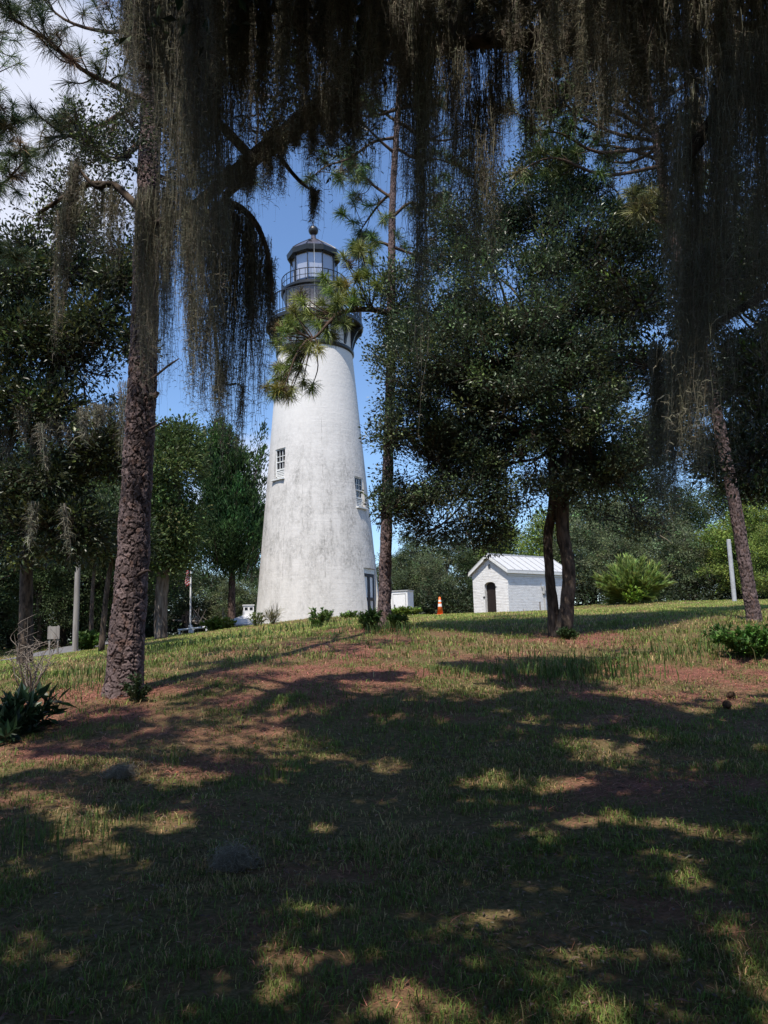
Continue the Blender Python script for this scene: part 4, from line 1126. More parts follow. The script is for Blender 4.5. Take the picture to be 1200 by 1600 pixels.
# --- dark broad-leaved oak on the left
b = gp(40, 1044, 22)
tpl = pxp([(38, 1048), (40, 1000), (42, 880), (50, 760), (62, 660), (90, 560)], 22); tpl[0, 2] = b[2] - .1
lf_l = lump_px([(30, 450, 60, 75), (110, 420, 60, 45), (60, 540, 80, 60), (150, 500, 45, 50), (130, 570, 70, 50), (20, 630, 60, 70), (90, 640, 80, 50), (170, 600, 50, 45), (40, 390, 40, 30), (190, 440, 28, 35), (0, 720, 70, 80), (90, 740, 80, 60), (170, 700, 40, 60), (205, 410, 30, 22), (120, 350, 35, 25), (200, 540, 24, 30), (40, 830, 60, 50), (110, 830, 70, 45)], 21, 1.2)
broad_tree(b, 'dark broadleaf oak on the left with a thin dark trunk and large shiny leaves', [(tpl, [.24, .2, .17, .16, .14, .08])], lf_l, M['oak_bark'], M['leaf'], 3900, 30, .26, .15, .062, (.038, .052, .021), 211, gap=.505, gscale=.85, twig=.5, name='oak_tree', bright=(.2, (.10, .12, .035)))

# --- big pale oak and dead trunk, cedar between it and the lighthouse
b = gp(252, 1000, 40)
tpb = pxp([(252, 1004), (251, 960), (255, 900), (272, 820), (280, 760)], 40); tpb[0, 2] = b[2] - .1
broad_tree(b, 'tall oak with a pale bare grey trunk and sunlit crown behind the near left pine', [(tpb, [.36, .32, .32, .2, .12])], lump_px([(262, 740, 52, 70), (285, 690, 26, 32), (250, 690, 30, 30), (240, 830, 55, 60), (280, 810, 36, 55), (270, 870, 38, 30), (200, 760, 40, 60)], 40, 1.2), M['grey_bark'], M['matte_leaf'], 1900, 26, .42, .2, .1, (.075, .11, .034), 221, gap=.46, gscale=.75, bright=(.15, (.11, .15, .045)))
b = gp(362, 986, 53)
tpc = pxp([(362, 992), (362, 940), (364, 820), (368, 720), (370, 690)], 53); tpc[0, 2] = b[2] - .1
ced = [(365, 830, 42, 60), (340, 760, 28, 50), (350, 700, 14, 40), (372, 720, 14, 30), (395, 815, 18, 22), (402, 790, 9, 14), (330, 830, 30, 50), (380, 870, 25, 22), (385, 780, 12, 30), (405, 840, 9, 16), (360, 880, 30, 24), (342, 690, 8, 40), (320, 720, 16, 40), (357, 735, 20, 30)]
cd = thing('cedar_tree', b, 'dark green cedar with upswept pointed tips, just left of the lighthouse', 'tree')
tb = MB(); tb.tube(tpc - b, [.3, .25, .18, .08, .03], n=10, sub=5); cb_ = MB(); rc = np.random.default_rng(231)
crown(cb_, [(c_ - b, r_) for c_, r_ in lump_px(ced, 53)], 1500, 24, .22, .26, .07, (.04, .08, .026), 231, .33, .6, up=1.2, flat=1.4)
tips = [(412, 792, 402, 830), (398, 775, 392, 820), (386, 735, 380, 790), (376, 700, 373, 760), (372, 680, 369, 740), (360, 668, 360, 730), (345, 655, 345, 720), (335, 668, 338, 720), (322, 690, 326, 740), (409, 825, 396, 860), (405, 850, 392, 880), (411, 806, 398, 850), (392, 755, 386, 810), (312, 715, 320, 760), (352, 690, 352, 750), (383, 760, 378, 815), (400, 800, 390, 850), (366, 720, 366, 780)]
for q in range(90):
    x_, y_ = rc.uniform(318, 402), rc.uniform(700, 890); tips.append((x_ + (x_ - 360) * .35 + rc.normal() * 5, y_ - rc.uniform(20, 42), x_, y_ + 20))
for x0, y0, x1, y1 in tips:
    dY = rc.normal() * 1.0; p1_ = px(x0, y0, 53 + dY) - b; p0_ = px(x1, y1, 53 + dY * .6) - b; n_ = 170
    tb.tube([p0_, (p0_ + p1_) / 2, p1_ * .9 + p0_ * .1], [.04, .025, .008], n=5, sub=2)
    t_ = rc.random(n_) ** .8; w_ = np.linalg.norm(p1_ - p0_) * .20 * (1 - t_) ** .8 + .03
    po = p0_ * (1 - t_)[:, None] + p1_ * t_[:, None] + rc.normal(size=(n_, 3)) * w_[:, None]
    add_leaves(cb_, po, nrm(p1_ - p0_) * .9 + rand_unit(rc, n_) * .5, rand_unit(rc, n_), 0.29, .085, np.clip(tinted(rc, (.045, .095, .028), 1, .3) * np.exp(rc.normal(size=(n_, 1)) * .25), .003, .5))
tb.build('trunk', M['far_bark'], cd, smooth=True); cb_.build('crown', M['matte_leaf'], cd)
for k, (x, y, Y, x2, y2, w) in enumerate([(158, 1012, 30, 178, 850, 8), (142, 1014, 36, 150, 860, 6), (220, 1000, 46, 224, 860, 9)]):
    b = gp(x, y, Y); pp_ = pxp([(x, y + 4), ((x + x2) / 2 - 2, (y + y2) / 2), (x2, y2)], Y); pp_[0, 2] = b[2] - .1; r = w / 2 * Y / FPX
    broad_tree(b, ['slender dark curving tree trunk between the pale pole and the near left pine', 'very thin young tree by the road near the small round bush', 'slim tree right behind the near left pine'][k], [(pp_, [r * 1.2, r, r * .7])],
               lump_px([(x2, y2 - 30, 45, 55), (x2 - 30, y2, 40, 30), (x2 + 25, y2 - 5, 35, 30)], Y, 1.2), M['oak_bark'], M['matte_leaf'], 420, 26, .36, .17, .075, (.035, .055, .02), 241 + k, name='slender_tree')


# ------------------------------------------------------------------ the wood behind, tree by tree
def proto_tree(name, h, rw, tint, seed, n, per, L, skirt, bark):
    """a tree of height h about the origin with a crown of half-width rw that starts at skirt * h"""
    t = thing(name, (0, 0, 0), 'x', 'tree'); rng = np.random.default_rng(seed); tb = MB()
    tb.tube([(0, 0, -.4), (.1, 0, h * .2), (-.1, .1, h * .45), (.1, 0, h * .75)], [h * .028, h * .022, h * .018, h * .006], n=10, sub=4)
    lumps = []
    for q in range(13):
        a = q * 2.4 + rng.random(); z = skirt + (1 - skirt) * (q + .5) / 13; wz = sin(min((z - skirt) / (1 - skirt) * .82 + .2, 1) * pi) ** .6
        rr = rw * wz * (.45 + .25 * rng.random()); c = np.array([cos(a) * rr, sin(a) * rr, h * z * .93]); s = rw * (.34 + .2 * rng.random())
        lumps.append((c, (s, s, s * .72)))
        tb.tube(limb_points(np.array([0, 0, h * z * .6]), c, 5, .15, rng, .2), np.linspace(h * .01, h * .003, 5), n=5, sub=3)
    lumps.append((np.array([0, 0, h * (skirt + 1) / 2]), (rw * .62, rw * .62, h * (1 - skirt) * .44)))
    tb.build('trunk', bark, t, smooth=True); cb_ = MB()
    crown(cb_, lumps, n, per, .34, L, L * .5, tint, seed, .43, .55, bright=(.15, np.array(tint) * 1.7)); cb_.build('crown', M['matte_leaf'], t); return t


PR = [proto_tree('oak_tree', 10, 4.4, (.105, .13, .065), 301, 1150, 26, .21, .12, M['grey_bark']), proto_tree('oak_tree', 12, 4.0, (.055, .08, .03), 302, 1150, 26, .2, .16, M['oak_bark']),
      proto_tree('broadleaf_tree', 9, 3.4, (.14, .19, .04), 303, 950, 26, .19, .08, M['grey_bark']), proto_tree('oak_tree', 13, 5.2, (.075, .10, .045), 304, 1400, 26, .22, .15, M['oak_bark'])]
used = [False] * 4
ZONES = {'gap': 'grey-green oak in the wood between the lighthouse and the white oil house', 'right': 'oak in the wood beyond the lawn, behind the round feathery bush', 'edge': 'bright green tree beside the pale bare post at the right edge of the lawn',
         'left': 'dark oak in the wood by the road at the left', 'low': 'grey-green oak beyond the slope between the cedar and the lighthouse', 'house': 'tree rising behind the metal roof of the white oil house', 'hid': 'oak in the wood hidden behind the lighthouse and dark oak crown'}


def wood(kind, x, ytop, Y, zone, wide=1.0):
    b = px(x, 980, Y); b[2] = float(ground(b[0], b[1])); top = px(x, ytop, Y)[2]
    src = PR[kind]; hh = (10, 12, 9, 13)[kind]
    o = src if not used[kind] else copy_tree(src); used[kind] = True
    s = (top - b[2]) / hh
    o.location = tuple(b); o.scale = (s * wide, s * wide, s); o.rotation_euler = (0, 0, (x * 7.13) % 6.28)
    o['label'] = ZONES[zone]; o['group'] = {'gap': 'grey-green oaks between the tower and the oil house', 'right': 'oaks beyond the right lawn', 'edge': 'bright green trees at the right edge', 'left': 'dark oaks by the road', 'low': 'oaks beyond the left slope', 'house': 'trees behind the oil house', 'hid': 'oaks hidden by the dark crown'}[zone]
    o['category'] = 'tree'


for row in [(0, 600, 872, 62, 'gap', 1.2), (3, 650, 850, 58, 'gap', 1.2), (0, 700, 835, 64, 'gap', 1.2), (1, 735, 852, 57, 'gap', 1.0), (0, 560, 880, 66, 'gap', 1.2), (3, 640, 836, 70, 'gap', 1.1), (0, 680, 860, 55, 'gap', .9),
            (2, 800, 812, 62, 'house', 1.0), (2, 860, 800, 60, 'house', 1.0), (0, 760, 840, 68, 'house', 1.0),
            (0, 915, 800, 58, 'right', 1.0), (3, 960, 790, 62, 'right', 1.0), (0, 1010, 775, 66, 'right', 1.1), (0, 1050, 800, 60, 'right', 1.1), (1, 1090, 760, 64, 'right', 1.0), (3, 930, 740, 72, 'right', 1.0), (0, 985, 830, 56, 'right', 1.1), (1, 1010, 700, 76, 'right', 1.0), (0, 1080, 830, 57, 'right', 1.0),
            (2, 1130, 820, 56, 'edge', 1.0), (2, 1185, 780, 54, 'edge', 1.0), (2, 1215, 820, 50, 'edge', 1.0), (1, 1160, 720, 66, 'right', 1.0), (1, 1230, 690, 60, 'right', 1.0), (0, 1290, 760, 56, 'right', 1.0), (1, 1350, 700, 60, 'right', 1.0),
            (1, -20, 680, 48, 'left', 1.0), (3, 40, 700, 54, 'left', 1.0), (1, 95, 690, 50, 'left', 1.0), (3, 150, 690, 56, 'left', 1.0), (1, 195, 720, 50, 'left', 1.0), (0, 225, 790, 62, 'left', 1.1), (3, -80, 640, 52, 'left', 1.0), (1, 60, 850, 46, 'left', 1.0), (0, 130, 860, 60, 'left', 1.2), (1, 180, 850, 64, 'left', 1.2), (1, -140, 620, 40, 'left', 1.0), (0, 15, 880, 60, 'left', 1.3),
            (0, 290, 880, 70, 'low', 1.3), (0, 335, 885, 66, 'low', 1.2), (0, 395, 872, 74, 'low', 1.2), (3, 425, 880, 70, 'low', 1.0), (0, 365, 905, 62, 'low', 1.2), (3, 250, 860, 72, 'low', 1.2), (0, 460, 885, 78, 'hid', 1.2), (0, 510, 880, 78, 'hid', 1.2)]:
    wood(*row)

ru = np.random.default_rng(55); mb = MB(); ul = []
for q in range(150):
    Y_ = ru.uniform(53, 84); X_ = ru.uniform(-.62, .66) * Y_
    if -16 < X_ < -4 and Y_ < 66: continue
    ul.append((np.array([X_, Y_, float(ground(X_, Y_)) + .6]), (2.4, 1.6, ru.uniform(.9, 2.0))))
crown(mb, ul, 3600, 24, .4, .26, .13, (.03, .045, .02), 556, gap=.25)
tag(mb.build('undergrowth', M['matte_leaf']), kind='stuff')

# ------------------------------------------------------------------ the spreading oak overhead and its boughs
lb = np.array([7.6, 0.6]); lz = float(ground(lb[0], lb[1]))
so_ = thing('live_oak', (lb[0], lb[1], lz), 'huge dark live oak whose boughs arch over the top of the view', 'tree')
off = -np.array(so_.location)
hub = np.array([7.2, 0.9, lz + 4.2])
tb = MB(); rl = np.random.default_rng(77)
tb.tube([(0, 0, -.3), (0, 0, .4), (-.15, .1, 2.2), hub + off], [.85, .62, .5, .45], n=20, sub=6, bump=.03)


def bough(pts, r0, r1, n=10):
    tb.tube(np.asarray(pts) + off, np.linspace(r0, r1, len(pts)), n=n, sub=6, bump=.06, rng=rl)


A_ = pxp([(800, -120, 6.4), (640, 10, 6.6), (545, 125, 6.9), (455, 203, 7.1), (395, 248, 7.2), (350, 284, 7.3), (290, 330, 7.5), (240, 350, 7.9)], 0)
bough(np.concatenate([[hub], [hub + np.array([-1.8, 1.7, 2.4])], [np.array([3.2, 4.6, 7.6])], A_]), .20, .03)
bough(pxp([(395, 248, 7.2), (372, 285, 7.0), (352, 312, 6.9), (378, 326, 6.85), (400, 350, 6.8), (415, 385, 6.8), (424, 430, 6.8), (424, 470, 6.8)], 0), .05, .012, 8)
C_ = pxp([(1290, 20, 6.2), (1120, 80, 6.1), (960, 78, 6.0), (830, 62, 6.0), (750, 64, 6.1), (690, 78, 6.2), (650, 100, 6.3)], 0)
bough(np.concatenate([[hub], [hub + np.array([-.6, 2.0, 1.6])], C_]), .17, .03)
bough(np.concatenate([[hub], pxp([(1330, 120, 5.2), (1240, 130, 4.9), (1160, 150, 4.7), (1100, 210, 4.6), (1065, 260, 4.6)], 0)]), .13, .03)
bough(np.concatenate([[hub], pxp([(1320, 380, 5.4), (1230, 440, 5.2), (1130, 500, 5.0), (1090, 540, 5.0), (1060, 560, 5.0)], 0)]), .05, .01)
bough(pxp([(545, 125, 6.9), (500, 60, 6.6), (400, -20, 6.4), (300, -80, 6.2)], 0), .11, .04)
bough(pxp([(395, 248, 7.2), (330, 180, 7.0), (270, 120, 6.9), (215, 100, 6.8)], 0), .05, .02)
bough(pxp([(240, 350, 7.9), (180, 290, 8), (150, 292, 8), (118, 258, 8)], 0), .05, .015)
bough(pxp([(180, 290, 8), (140, 288, 8.1), (100, 308, 8.1), (60, 333, 8.1)], 0), .035, .02)
bough(pxp([(290, 330, 7.5), (330, 480, 7.3), (345, 590, 7.2), (372, 600, 7.2), (380, 610, 7.2)], 0), .018, .006)
bough(pxp([(440, 250, 7.1), (470, 285, 7.1), (492, 300, 7.1)], 0), .025, .008)
for e in ((2.5, -1.5, 8.2), (-1, 2.5, 9.0), (-4, 0.5, 9.2), (3, 3, 9.5), (5.5, 4.5, 8.5), (-5.5, 4, 9.5), (8.5, 5, 8.5), (0, 5, 12.5), (4, 6, 13), (-4, 6, 12.5)):
    e = np.array(e) + np.array([0, 0, lz]); m1 = hub * .5 + e * .5 + np.array([0, 0, .9])
    bough([hub, hub * .75 + m1 * .25 + np.array([0, 0, .6]), m1, e * .75 + m1 * .25, e], .26, .05)
tb.build('trunk', M['oak_bark'], so_, smooth=True)

LIT = [(290, 1214, 55, 10), (440, 1213, 22, 12), (140, 1300, 55, 24), (218, 1344, 22, 9), (320, 1338, 14, 8), (437, 1455, 32, 22), (492, 1414, 26, 18), (42, 1470, 22, 16), (90, 1480, 18, 14), (60, 1248, 70, 12), (305, 1254, 20, 7), (452, 1560, 34, 14),
       (610, 1200, 36, 12), (775, 1232, 55, 22), (975, 1158, 80, 20), (1170, 1177, 45, 14), (860, 1306, 28, 16), (825, 1142, 40, 18), (965, 1260, 20, 13), (1075, 1378, 34, 16), (1170, 1428, 40, 18), (865, 1512, 22, 16), (702, 1452, 40, 20), (628, 1570, 34, 24), (940, 1600, 50, 30),
       (555, 1118, 90, 14), (700, 1085, 70, 20), (1100, 1058, 130, 34), (10, 1180, 40, 14), (140, 1188, 55, 10), (350, 1150, 45, 8), (255, 1120, 40, 8), (60, 1130, 30, 7), (770, 1310, 18, 8), (1150, 1300, 30, 10), (1020, 1330, 18, 8), (560, 1330, 20, 6), (240, 1420, 20, 8), (1185, 1510, 30, 16), (720, 1590, 30, 12), (30, 1360, 25, 12), (380, 1290, 16, 6), (660, 1290, 16, 7)]
_yl = ((-400, 1150), (0, 1125), (200, 1095), (420, 1090), (640, 1070), (760, 1050), (860, 1030), (1000, 1068), (1200, 1080), (1700, 1100))
_yb = ((-300, -999), (185, -999), (200, 100), (300, 140), (450, 150), (620, 120), (700, 70), (735, 45), (780, 60), (850, 110), (1000, 150), (1150, 160), (1250, 220), (1600, 260))


def sun_spot(p):
    """where the sun ray through p meets the ground"""
    g = p.copy()
    for _ in range(3):
        t = (p[:, 2] - ground(g[:, 0], g[:, 1])) / SUN[2]; g = p - SUN * t[:, None]
    g[:, 2] = ground(g[:, 0], g[:, 1]); return g


def oak_keep(p):
    """outline of the oak's crown: its lower edge, its open sky gaps and the gaps that let sun through"""
    w = p - off
    rk = np.random.default_rng(3)
    x, y, z = to_px(w)
    wob = (noise3(w, 1.6, 8) - .5) * 90
    inside = (z > .2) & (y > np.interp(x, *zip(*_yb)) + wob)
    k = ~inside
    g = sun_spot(w); gx_, gy_, gz_ = to_px(g + rk.normal(size=g.shape) * .05)
    vis = gz_ > .5
    lit = np.zeros(len(w), bool)
    jit = 1 + (noise2(g[:, 0], g[:, 1], 3.2, 12, 3) - .5) * 2.2
    for a, b, c, d in LIT: lit |= ((gx_ - a) / (c * 1.4)) ** 2 + ((gy_ - b) / (d * 1.75)) ** 2 < jit
    lit &= vis & (rk.random(len(w)) < .97)
    sp = noise2(g[:, 0] * .6, g[:, 1], 3.1, 91, 3); lit |= vis & (sp > np.interp(gy_, (1100, 1250, 1600), (.655, .685, .70)))
    edge = vis & (gy_ < np.interp(gx_, *zip(*_yl)) + (noise2(g[:, 0], g[:, 1], 1.0, 31) - .5) * 50)
    lit |= edge & (noise2(g[:, 0] * .55, g[:, 1], .95, 44, 3) > .485)
    return k & ~lit


cb_ = MB()
rl = np.random.default_rng(5); low_l, high_l = [], []
for q in range(95):
    low_l.append((np.array([rl.uniform(-12, 9), rl.uniform(-3.5, 7.8), lz + rl.uniform(7.0, 9.4)]) + off, (2.0, 2.0, 1.0)))
for q in range(50):
    high_l.append((np.array([rl.uniform(-10, 8), rl.uniform(1.5, 9.5), lz + rl.uniform(11.5, 15.0)]) + off, (2.0, 2.0, 1.1)))
crown(cb_, low_l, 17500, 34, .27, .12, .06, (.034, .05, .021), 501, gap=.2, gscale=.5, keep=oak_keep, bright=(.06, (.08, .11, .03)))
back_l = []  # unseen low crown lumps behind the viewer, added to block ambient sky light
for q in range(46):
    a_ = rl.uniform(.85, 2.15) * pi + pi * .0; R__ = rl.uniform(8, 13)
    back_l.append((np.array([R__ * 1.05 * cos(a_), -1.5 + .62 * R__ * sin(a_), lz + rl.uniform(1.2, 8.0)]) + off, (2.2, 2.0, 1.5)))
crown(cb_, back_l, 3000, 26, .4, .2, .1, (.034, .05, .021), 504, gap=.2, gscale=.5, keep=oak_keep)
crown(cb_, high_l, 5600, 26, .32, .15, .075, (.034, .05, .021), 502, gap=.36, gscale=.5, keep=oak_keep)
# leafy twigs among the moss along the visible boughs
tw = []
for x, y, Y in ((630, 40, 6.8), (680, 30, 7.0), (720, 45, 7.2), (560, 60, 7.0), (640, 95, 7.2), (700, 20, 7.0), (470, 120, 7.4), (420, 100, 7.4), (255, 60, 7.6), (265, 160, 7.8), (250, 110, 7.8), (290, 90, 7.4), (420, 200, 7.4), (780, 20, 7), (880, 150, 6.8), (920, 140, 6.8), (950, 170, 7), (515, 215, 7.3), (480, 170, 7.3), (560, 190, 7.4),
                (150, 232, 9.4), (120, 262, 9), (175, 212, 9.6), (95, 300, 8.4), (62, 334, 8.2), (188, 150, 9.6), (190, 60, 9), (300, 215, 7.4), (165, 262, 8.6), (135, 225, 9.2), (195, 240, 8.4), (205, 190, 8.6), (275, 220, 7.8), (280, 260, 7.8), (180, 320, 8.4), (120, 190, 9.5), (100, 340, 8.8), (140, 370, 9), (185, 390, 9), (1180, 640, 5.6), (1170, 720, 5.8), (1195, 560, 5.4), (1150, 600, 5.9), (1210, 680, 5.5), (1010, 560, 6), (1000, 470, 6.4), (960, 420, 6.6), (1140, 420, 5.6), (1120, 330, 5.6)):
    tw.append((px(x, y, Y) + off, (.3, .35, .26)))
crown(cb_, tw, 1300, 20, .085, .05, .022, (.035, .05, .022), 503, gap=.33, gscale=2.4, twig=.22, bright=(.2, (.10, .14, .03)))
cb_.build('crown', M['leaf'], so_)


# ------------------------------------------------------------------ Spanish moss
def drape(rows, label, seed, name='spanish_moss', kind=None, dens=1.0, **kw):
    """rows: (x top, y top, x bottom, y bottom, distance, half width px)"""
    rows = np.array(rows, float); tops = np.array([px(a[0], a[1], a[4]) for a in rows]); bots = np.array([px(a[2], a[3], a[4]) for a in rows])
    Ls = tops[:, 2] - bots[:, 2]; r = rows[:, 5] * rows[:, 4] / FPX * .56
    ns = np.maximum((dens * 84 * (r / .06)).astype(int), 10)
    mb = MB()
    moss(mb, tops, Ls, r, ns, seed, leanv=(bots - tops)[:, :2] / Ls[:, None], **kw)
    o0 = tops.mean(0)
    for k in range(len(mb.v)): mb.v[k] = mb.v[k] - o0
    o = mb.build(name, M['moss'], loc=tuple(o0))
    if kind: tag(o, kind=kind)
    else: tag(o, label, 'moss', 'moss hanging from the oak boughs')
    return o


R_ = np.random.default_rng(99)


def rows_of(x0, x1, step, yt, yb, Y, hw, jx=6, jy=35, dY=.45):
    """hanks side by side; yt, yb: list of (x, y)"""
    o = []
    for x in np.arange(x0, x1 + .1, step):
        a, b = np.interp(x, *zip(*yt)), np.interp(x, *zip(*yb)); xx = x + R_.normal() * jx
        o.append((xx, a + R_.normal() * 8, xx + R_.normal() * 4, max(b - abs(R_.normal()) * jy, a + 40), Y + R_.uniform(-dY, dY), hw * R_.uniform(.7, 1.3)))
    return o


drape([(122, 255, 105, 400, 8, 10), (114, 260, 98, 470, 8, 9), (106, 285, 90, 520, 8, 8), (96, 330, 84, 545, 8, 7), (118, 255, 112, 380, 8.1, 10)], 'long narrow grey moss strand left of the near pine trunk', 601)
drape([(172, 292, 168, 440, 8, 8), (178, 294, 176, 400, 8, 8), (150, 292, 148, 400, 8, 7), (190, 290, 186, 470, 8, 5), (162, 292, 158, 380, 8.1, 6), (130, 285, 128, 350, 8, 6)], 'short wispy moss strands between the narrow strand and the near pine trunk', 602, dens=.7)
drape(rows_of(205, 290, 13, ((200, -60), (290, -60)), ((200, 210), (225, 180), (245, 230), (290, 330)), 7.2, 13) + rows_of(198, 262, 9, ((200, -60), (290, -60)), ((200, 150), (240, 200), (262, 260)), 7.0, 13) + rows_of(262, 292, 8, ((260, -60), (292, -60)), ((262, 330), (292, 420)), 7.0, 13) + rows_of(222, 285, 7, ((220, 300), (290, 300)), ((220, 560), (245, 640), (265, 560), (285, 480)), 7.6, 12), 'thick moss hanging in front of the near left pine trunk', 603, dens=1.15)
br_ = ((292, 325), (340, 310), (378, 326), (400, 350), (415, 385), (424, 430))
drape(rows_of(292, 424, 6.0, br_, ((292, 600), (330, 670), (360, 690), (385, 680), (405, 660), (424, 600)), 6.9, 10, jy=75, dY=.15) + [(392, 345, 372, 705, 6.9, 7), (408, 375, 384, 690, 6.9, 6), (372, 330, 350, 700, 6.9, 6), (345, 560, 340, 655, 7.2, 14), (320, 480, 318, 640, 7.2, 14), (300, 450, 300, 630, 7.2, 14), (380, 600, 372, 700, 7.1, 5)],
      'broad dark moss curtain draped over a drooping bough beside the lighthouse gallery', 604, dens=1.1)
drape(rows_of(628, 700, 9, ((628, 0), (700, 30)), ((628, 320), (650, 430), (672, 450), (700, 330)), 5.7, 11) + [(655, 150, 652, 560, 5.6, 7), (662, 140, 655, 540, 5.6, 7), (650, 160, 656, 480, 5.6, 8), (660, 120, 657, 590, 5.6, 6)], 'longest moss strand in the middle, dropping right of the lighthouse top to a thin tail', 605, dens=1.2)
drape(rows_of(1042, 1130, 11, ((1040, 200), (1075, 150), (1130, 120)), ((1040, 430), (1075, 700), (1100, 780), (1130, 620)), 4.6, 11) + rows_of(1020, 1066, 10, ((1018, 545), (1070, 535)), ((1018, 800), (1050, 830), (1070, 790)), 4.9, 11, jy=20) + rows_of(1066, 1108, 9, ((1060, 400), (1110, 380)), ((1060, 760), (1110, 720)), 4.6, 11, jy=40), 'massive dark moss column hanging before the leaning right pine', 606, dens=1.9, w=.0042)
drape(rows_of(1135, 1250, 13, ((1135, 60), (1250, 60)), ((1135, 480), (1165, 560), (1200, 600), (1250, 560)), 4.4, 14), 'dark moss filling the upper right corner', 607, dens=1.5, w=.0042)
drape([(745, 150, 740, 420, 6.0, 9), (755, 140, 750, 440, 6.0, 9), (765, 120, 768, 400, 6.1, 8), (735, 160, 728, 470, 6.1, 9), (772, 90, 772, 330, 6.0, 9), (758, 200, 748, 480, 6.1, 7)], 'ragged moss strand in front of the twin-stemmed oak crown', 608)
drape([(815, 70, 818, 260, 6, 9), (828, 72, 832, 285, 6, 8), (840, 75, 838, 230, 6, 9), (850, 80, 850, 190, 6.1, 10), (822, 70, 824, 240, 6, 9)], 'pointed moss tuft hanging from the black horizontal bough', 609)
drape([(492, 295, 488, 345, 7.1, 6), (496, 296, 492, 335, 7.1, 5), (488, 292, 486, 330, 7.1, 5)], 'little moss tuft dangling just above the lighthouse ball', 610)
drape(rows_of(288, 460, 12, ((288, -70), (460, -70)), ((288, 360), (330, 520), (360, 380), (400, 290), (460, 270)), 6.4, 11, jy=90) + rows_of(440, 640, 12, ((440, -70), (640, -60)), ((440, 300), (465, 310), (500, 270), (530, 350), (560, 320), (600, 270), (640, 330)), 6.3, 11, jy=90) + rows_of(300, 640, 15, ((300, -70), (640, -70)), ((300, 230), (640, 210)), 5.6, 13, jy=60)
      + rows_of(690, 800, 14, ((690, 10), (800, 30)), ((690, 330), (730, 400), (770, 320), (800, 230)), 6.1, 10, jy=80) + rows_of(800, 1050, 13, ((800, -60), (1050, -60)), ((800, 150), (860, 220), (900, 210), (960, 260), (1000, 330), (1050, 360)), 5.6, 12, jy=70) + rows_of(860, 1200, 13, ((860, -60), (1200, -60)), ((860, 120), (1000, 210), (1100, 350), (1200, 420)), 4.9, 13, jy=70) + rows_of(640, 860, 13, ((640, -70), (860, -70)), ((640, 60), (700, 40), (760, 20), (860, 90)), 5.8, 13, jy=20) + rows_of(284, 352, 8, ((284, -70), (352, -70)), ((284, 420), (320, 560), (352, 470)), 6.2, 11, jy=80) + rows_of(360, 450, 13, ((360, 250), (450, 195)), ((360, 380), (400, 330), (450, 290)), 6.9, 9, jy=40, dY=.1) + rows_of(445, 560, 11, ((440, 205), (545, 120), (560, 110)), ((440, 280), (500, 250), (560, 260)), 6.75, 10, jy=30, dY=.1), '', 611, name='moss_curtain', kind='stuff', dens=1.5)
drape(rows_of(20, 190, 14, ((20, 640), (100, 660), (190, 610)), ((20, 780), (190, 720)), 20, 10, jy=60, dY=1.2) + rows_of(60, 130, 12, ((60, 780), (130, 780)), ((60, 900), (130, 860)), 20, 8, dY=1), 'hazy moss hanging from the low limb of the dark left oak', 612, dens=.3, w=.018, clen=.14, curl=10)

# ------------------------------------------------------------------ shrubs and small plants
def plant(name, x, y, Y, label, cat, *args, group=None, m='matte_leaf', **kw):
    b = gp(x, y, Y); mb = MB(); sprays(mb, (0, 0, -.03), *args, **kw)
    return tag(mb.build(name, M[m], loc=tuple(b)), label, cat, group)


b = gp(990, 943, 48); mb = MB()
sprays(mb, (0, 0, 0), 120, 2.95, .8, 260, .34, .05, (.24, .31, .085), 701, stem=.014, arch=.12, align=1.7, fan=rad(64), leaf_from=.2)
sprays(mb, (0, 0, 0), 60, 1.9, .9, 200, .32, .05, (.20, .27, .07), 702, stem=.012, arch=.2, align=1.7, fan=rad(86), leaf_from=.2)
tag(mb.build('bush', M['matte_leaf'], loc=tuple(b)), 'round feathery yellow-green bush standing alone on the far lawn', 'bush')
plant('sapling', 994, 944, 46, 'small bright sapling in front of the round feathery bush', 'plant', 9, 1.2, .7, 40, .2, .12, (.15, .24, .03), 703, stem=.012)
plant('shrub', 1176, 1030, 13.6, 'leafy green shrub at the foot of the leaning pine', 'shrub', 60, .62, .55, 70, .085, .04, (.075, .16, .03), 704, stem=.006)
plant('shrub', 1130, 1010, 15, 'low sprig of green leaves left of the leaning pine shrub', 'shrub', 16, .4, .35, 40, .08, .035, (.05, .11, .022), 705, stem=.005)
plant('broadleaf_plant', 40, 1130, 9.0, 'dark big-leaved plant on the lawn at the left edge', 'plant', 20, .5, .34, 20, .17, .065, (.03, .06, .025), 706, stem=.007, m='leaf')
plant('broadleaf_plant', 10, 1150, 8.6, 'lower dark big-leaved plant cut by the left edge', 'plant', 14, .28, .34, 18, .15, .06, (.025, .05, .022), 707, stem=.006, m='leaf')
b = gp(45, 1072, 11); mb = MB(); rg = np.random.default_rng(3)
for q in range(15):
    a = rg.random() * 6.28; h = .35 + .75 * rg.random(); e = np.array([cos(a) * .45 * rg.random(), sin(a) * .3, h]); pts = [(0, 0, -.05), e * .5 + rg.normal(size=3) * .05, e]
    mb.tube(pts, [.013, .009, .003], n=5, col=(.2, .17, .145), sub=4)
    for w_ in range(3):
        p0 = e * (.45 + .18 * w_); mb.tube([p0, p0 + np.array([rg.normal() * .13, rg.normal() * .1, .12]), p0 + np.array([rg.normal() * .2, rg.normal() * .15, .26])], [.006, .004, .002], n=4, col=(.2, .17, .145), sub=3)
tag(mb.build('bare_shrub', M['litter'], loc=tuple(b)), 'bare pale twiggy shrub behind the big-leaved plant', 'shrub')
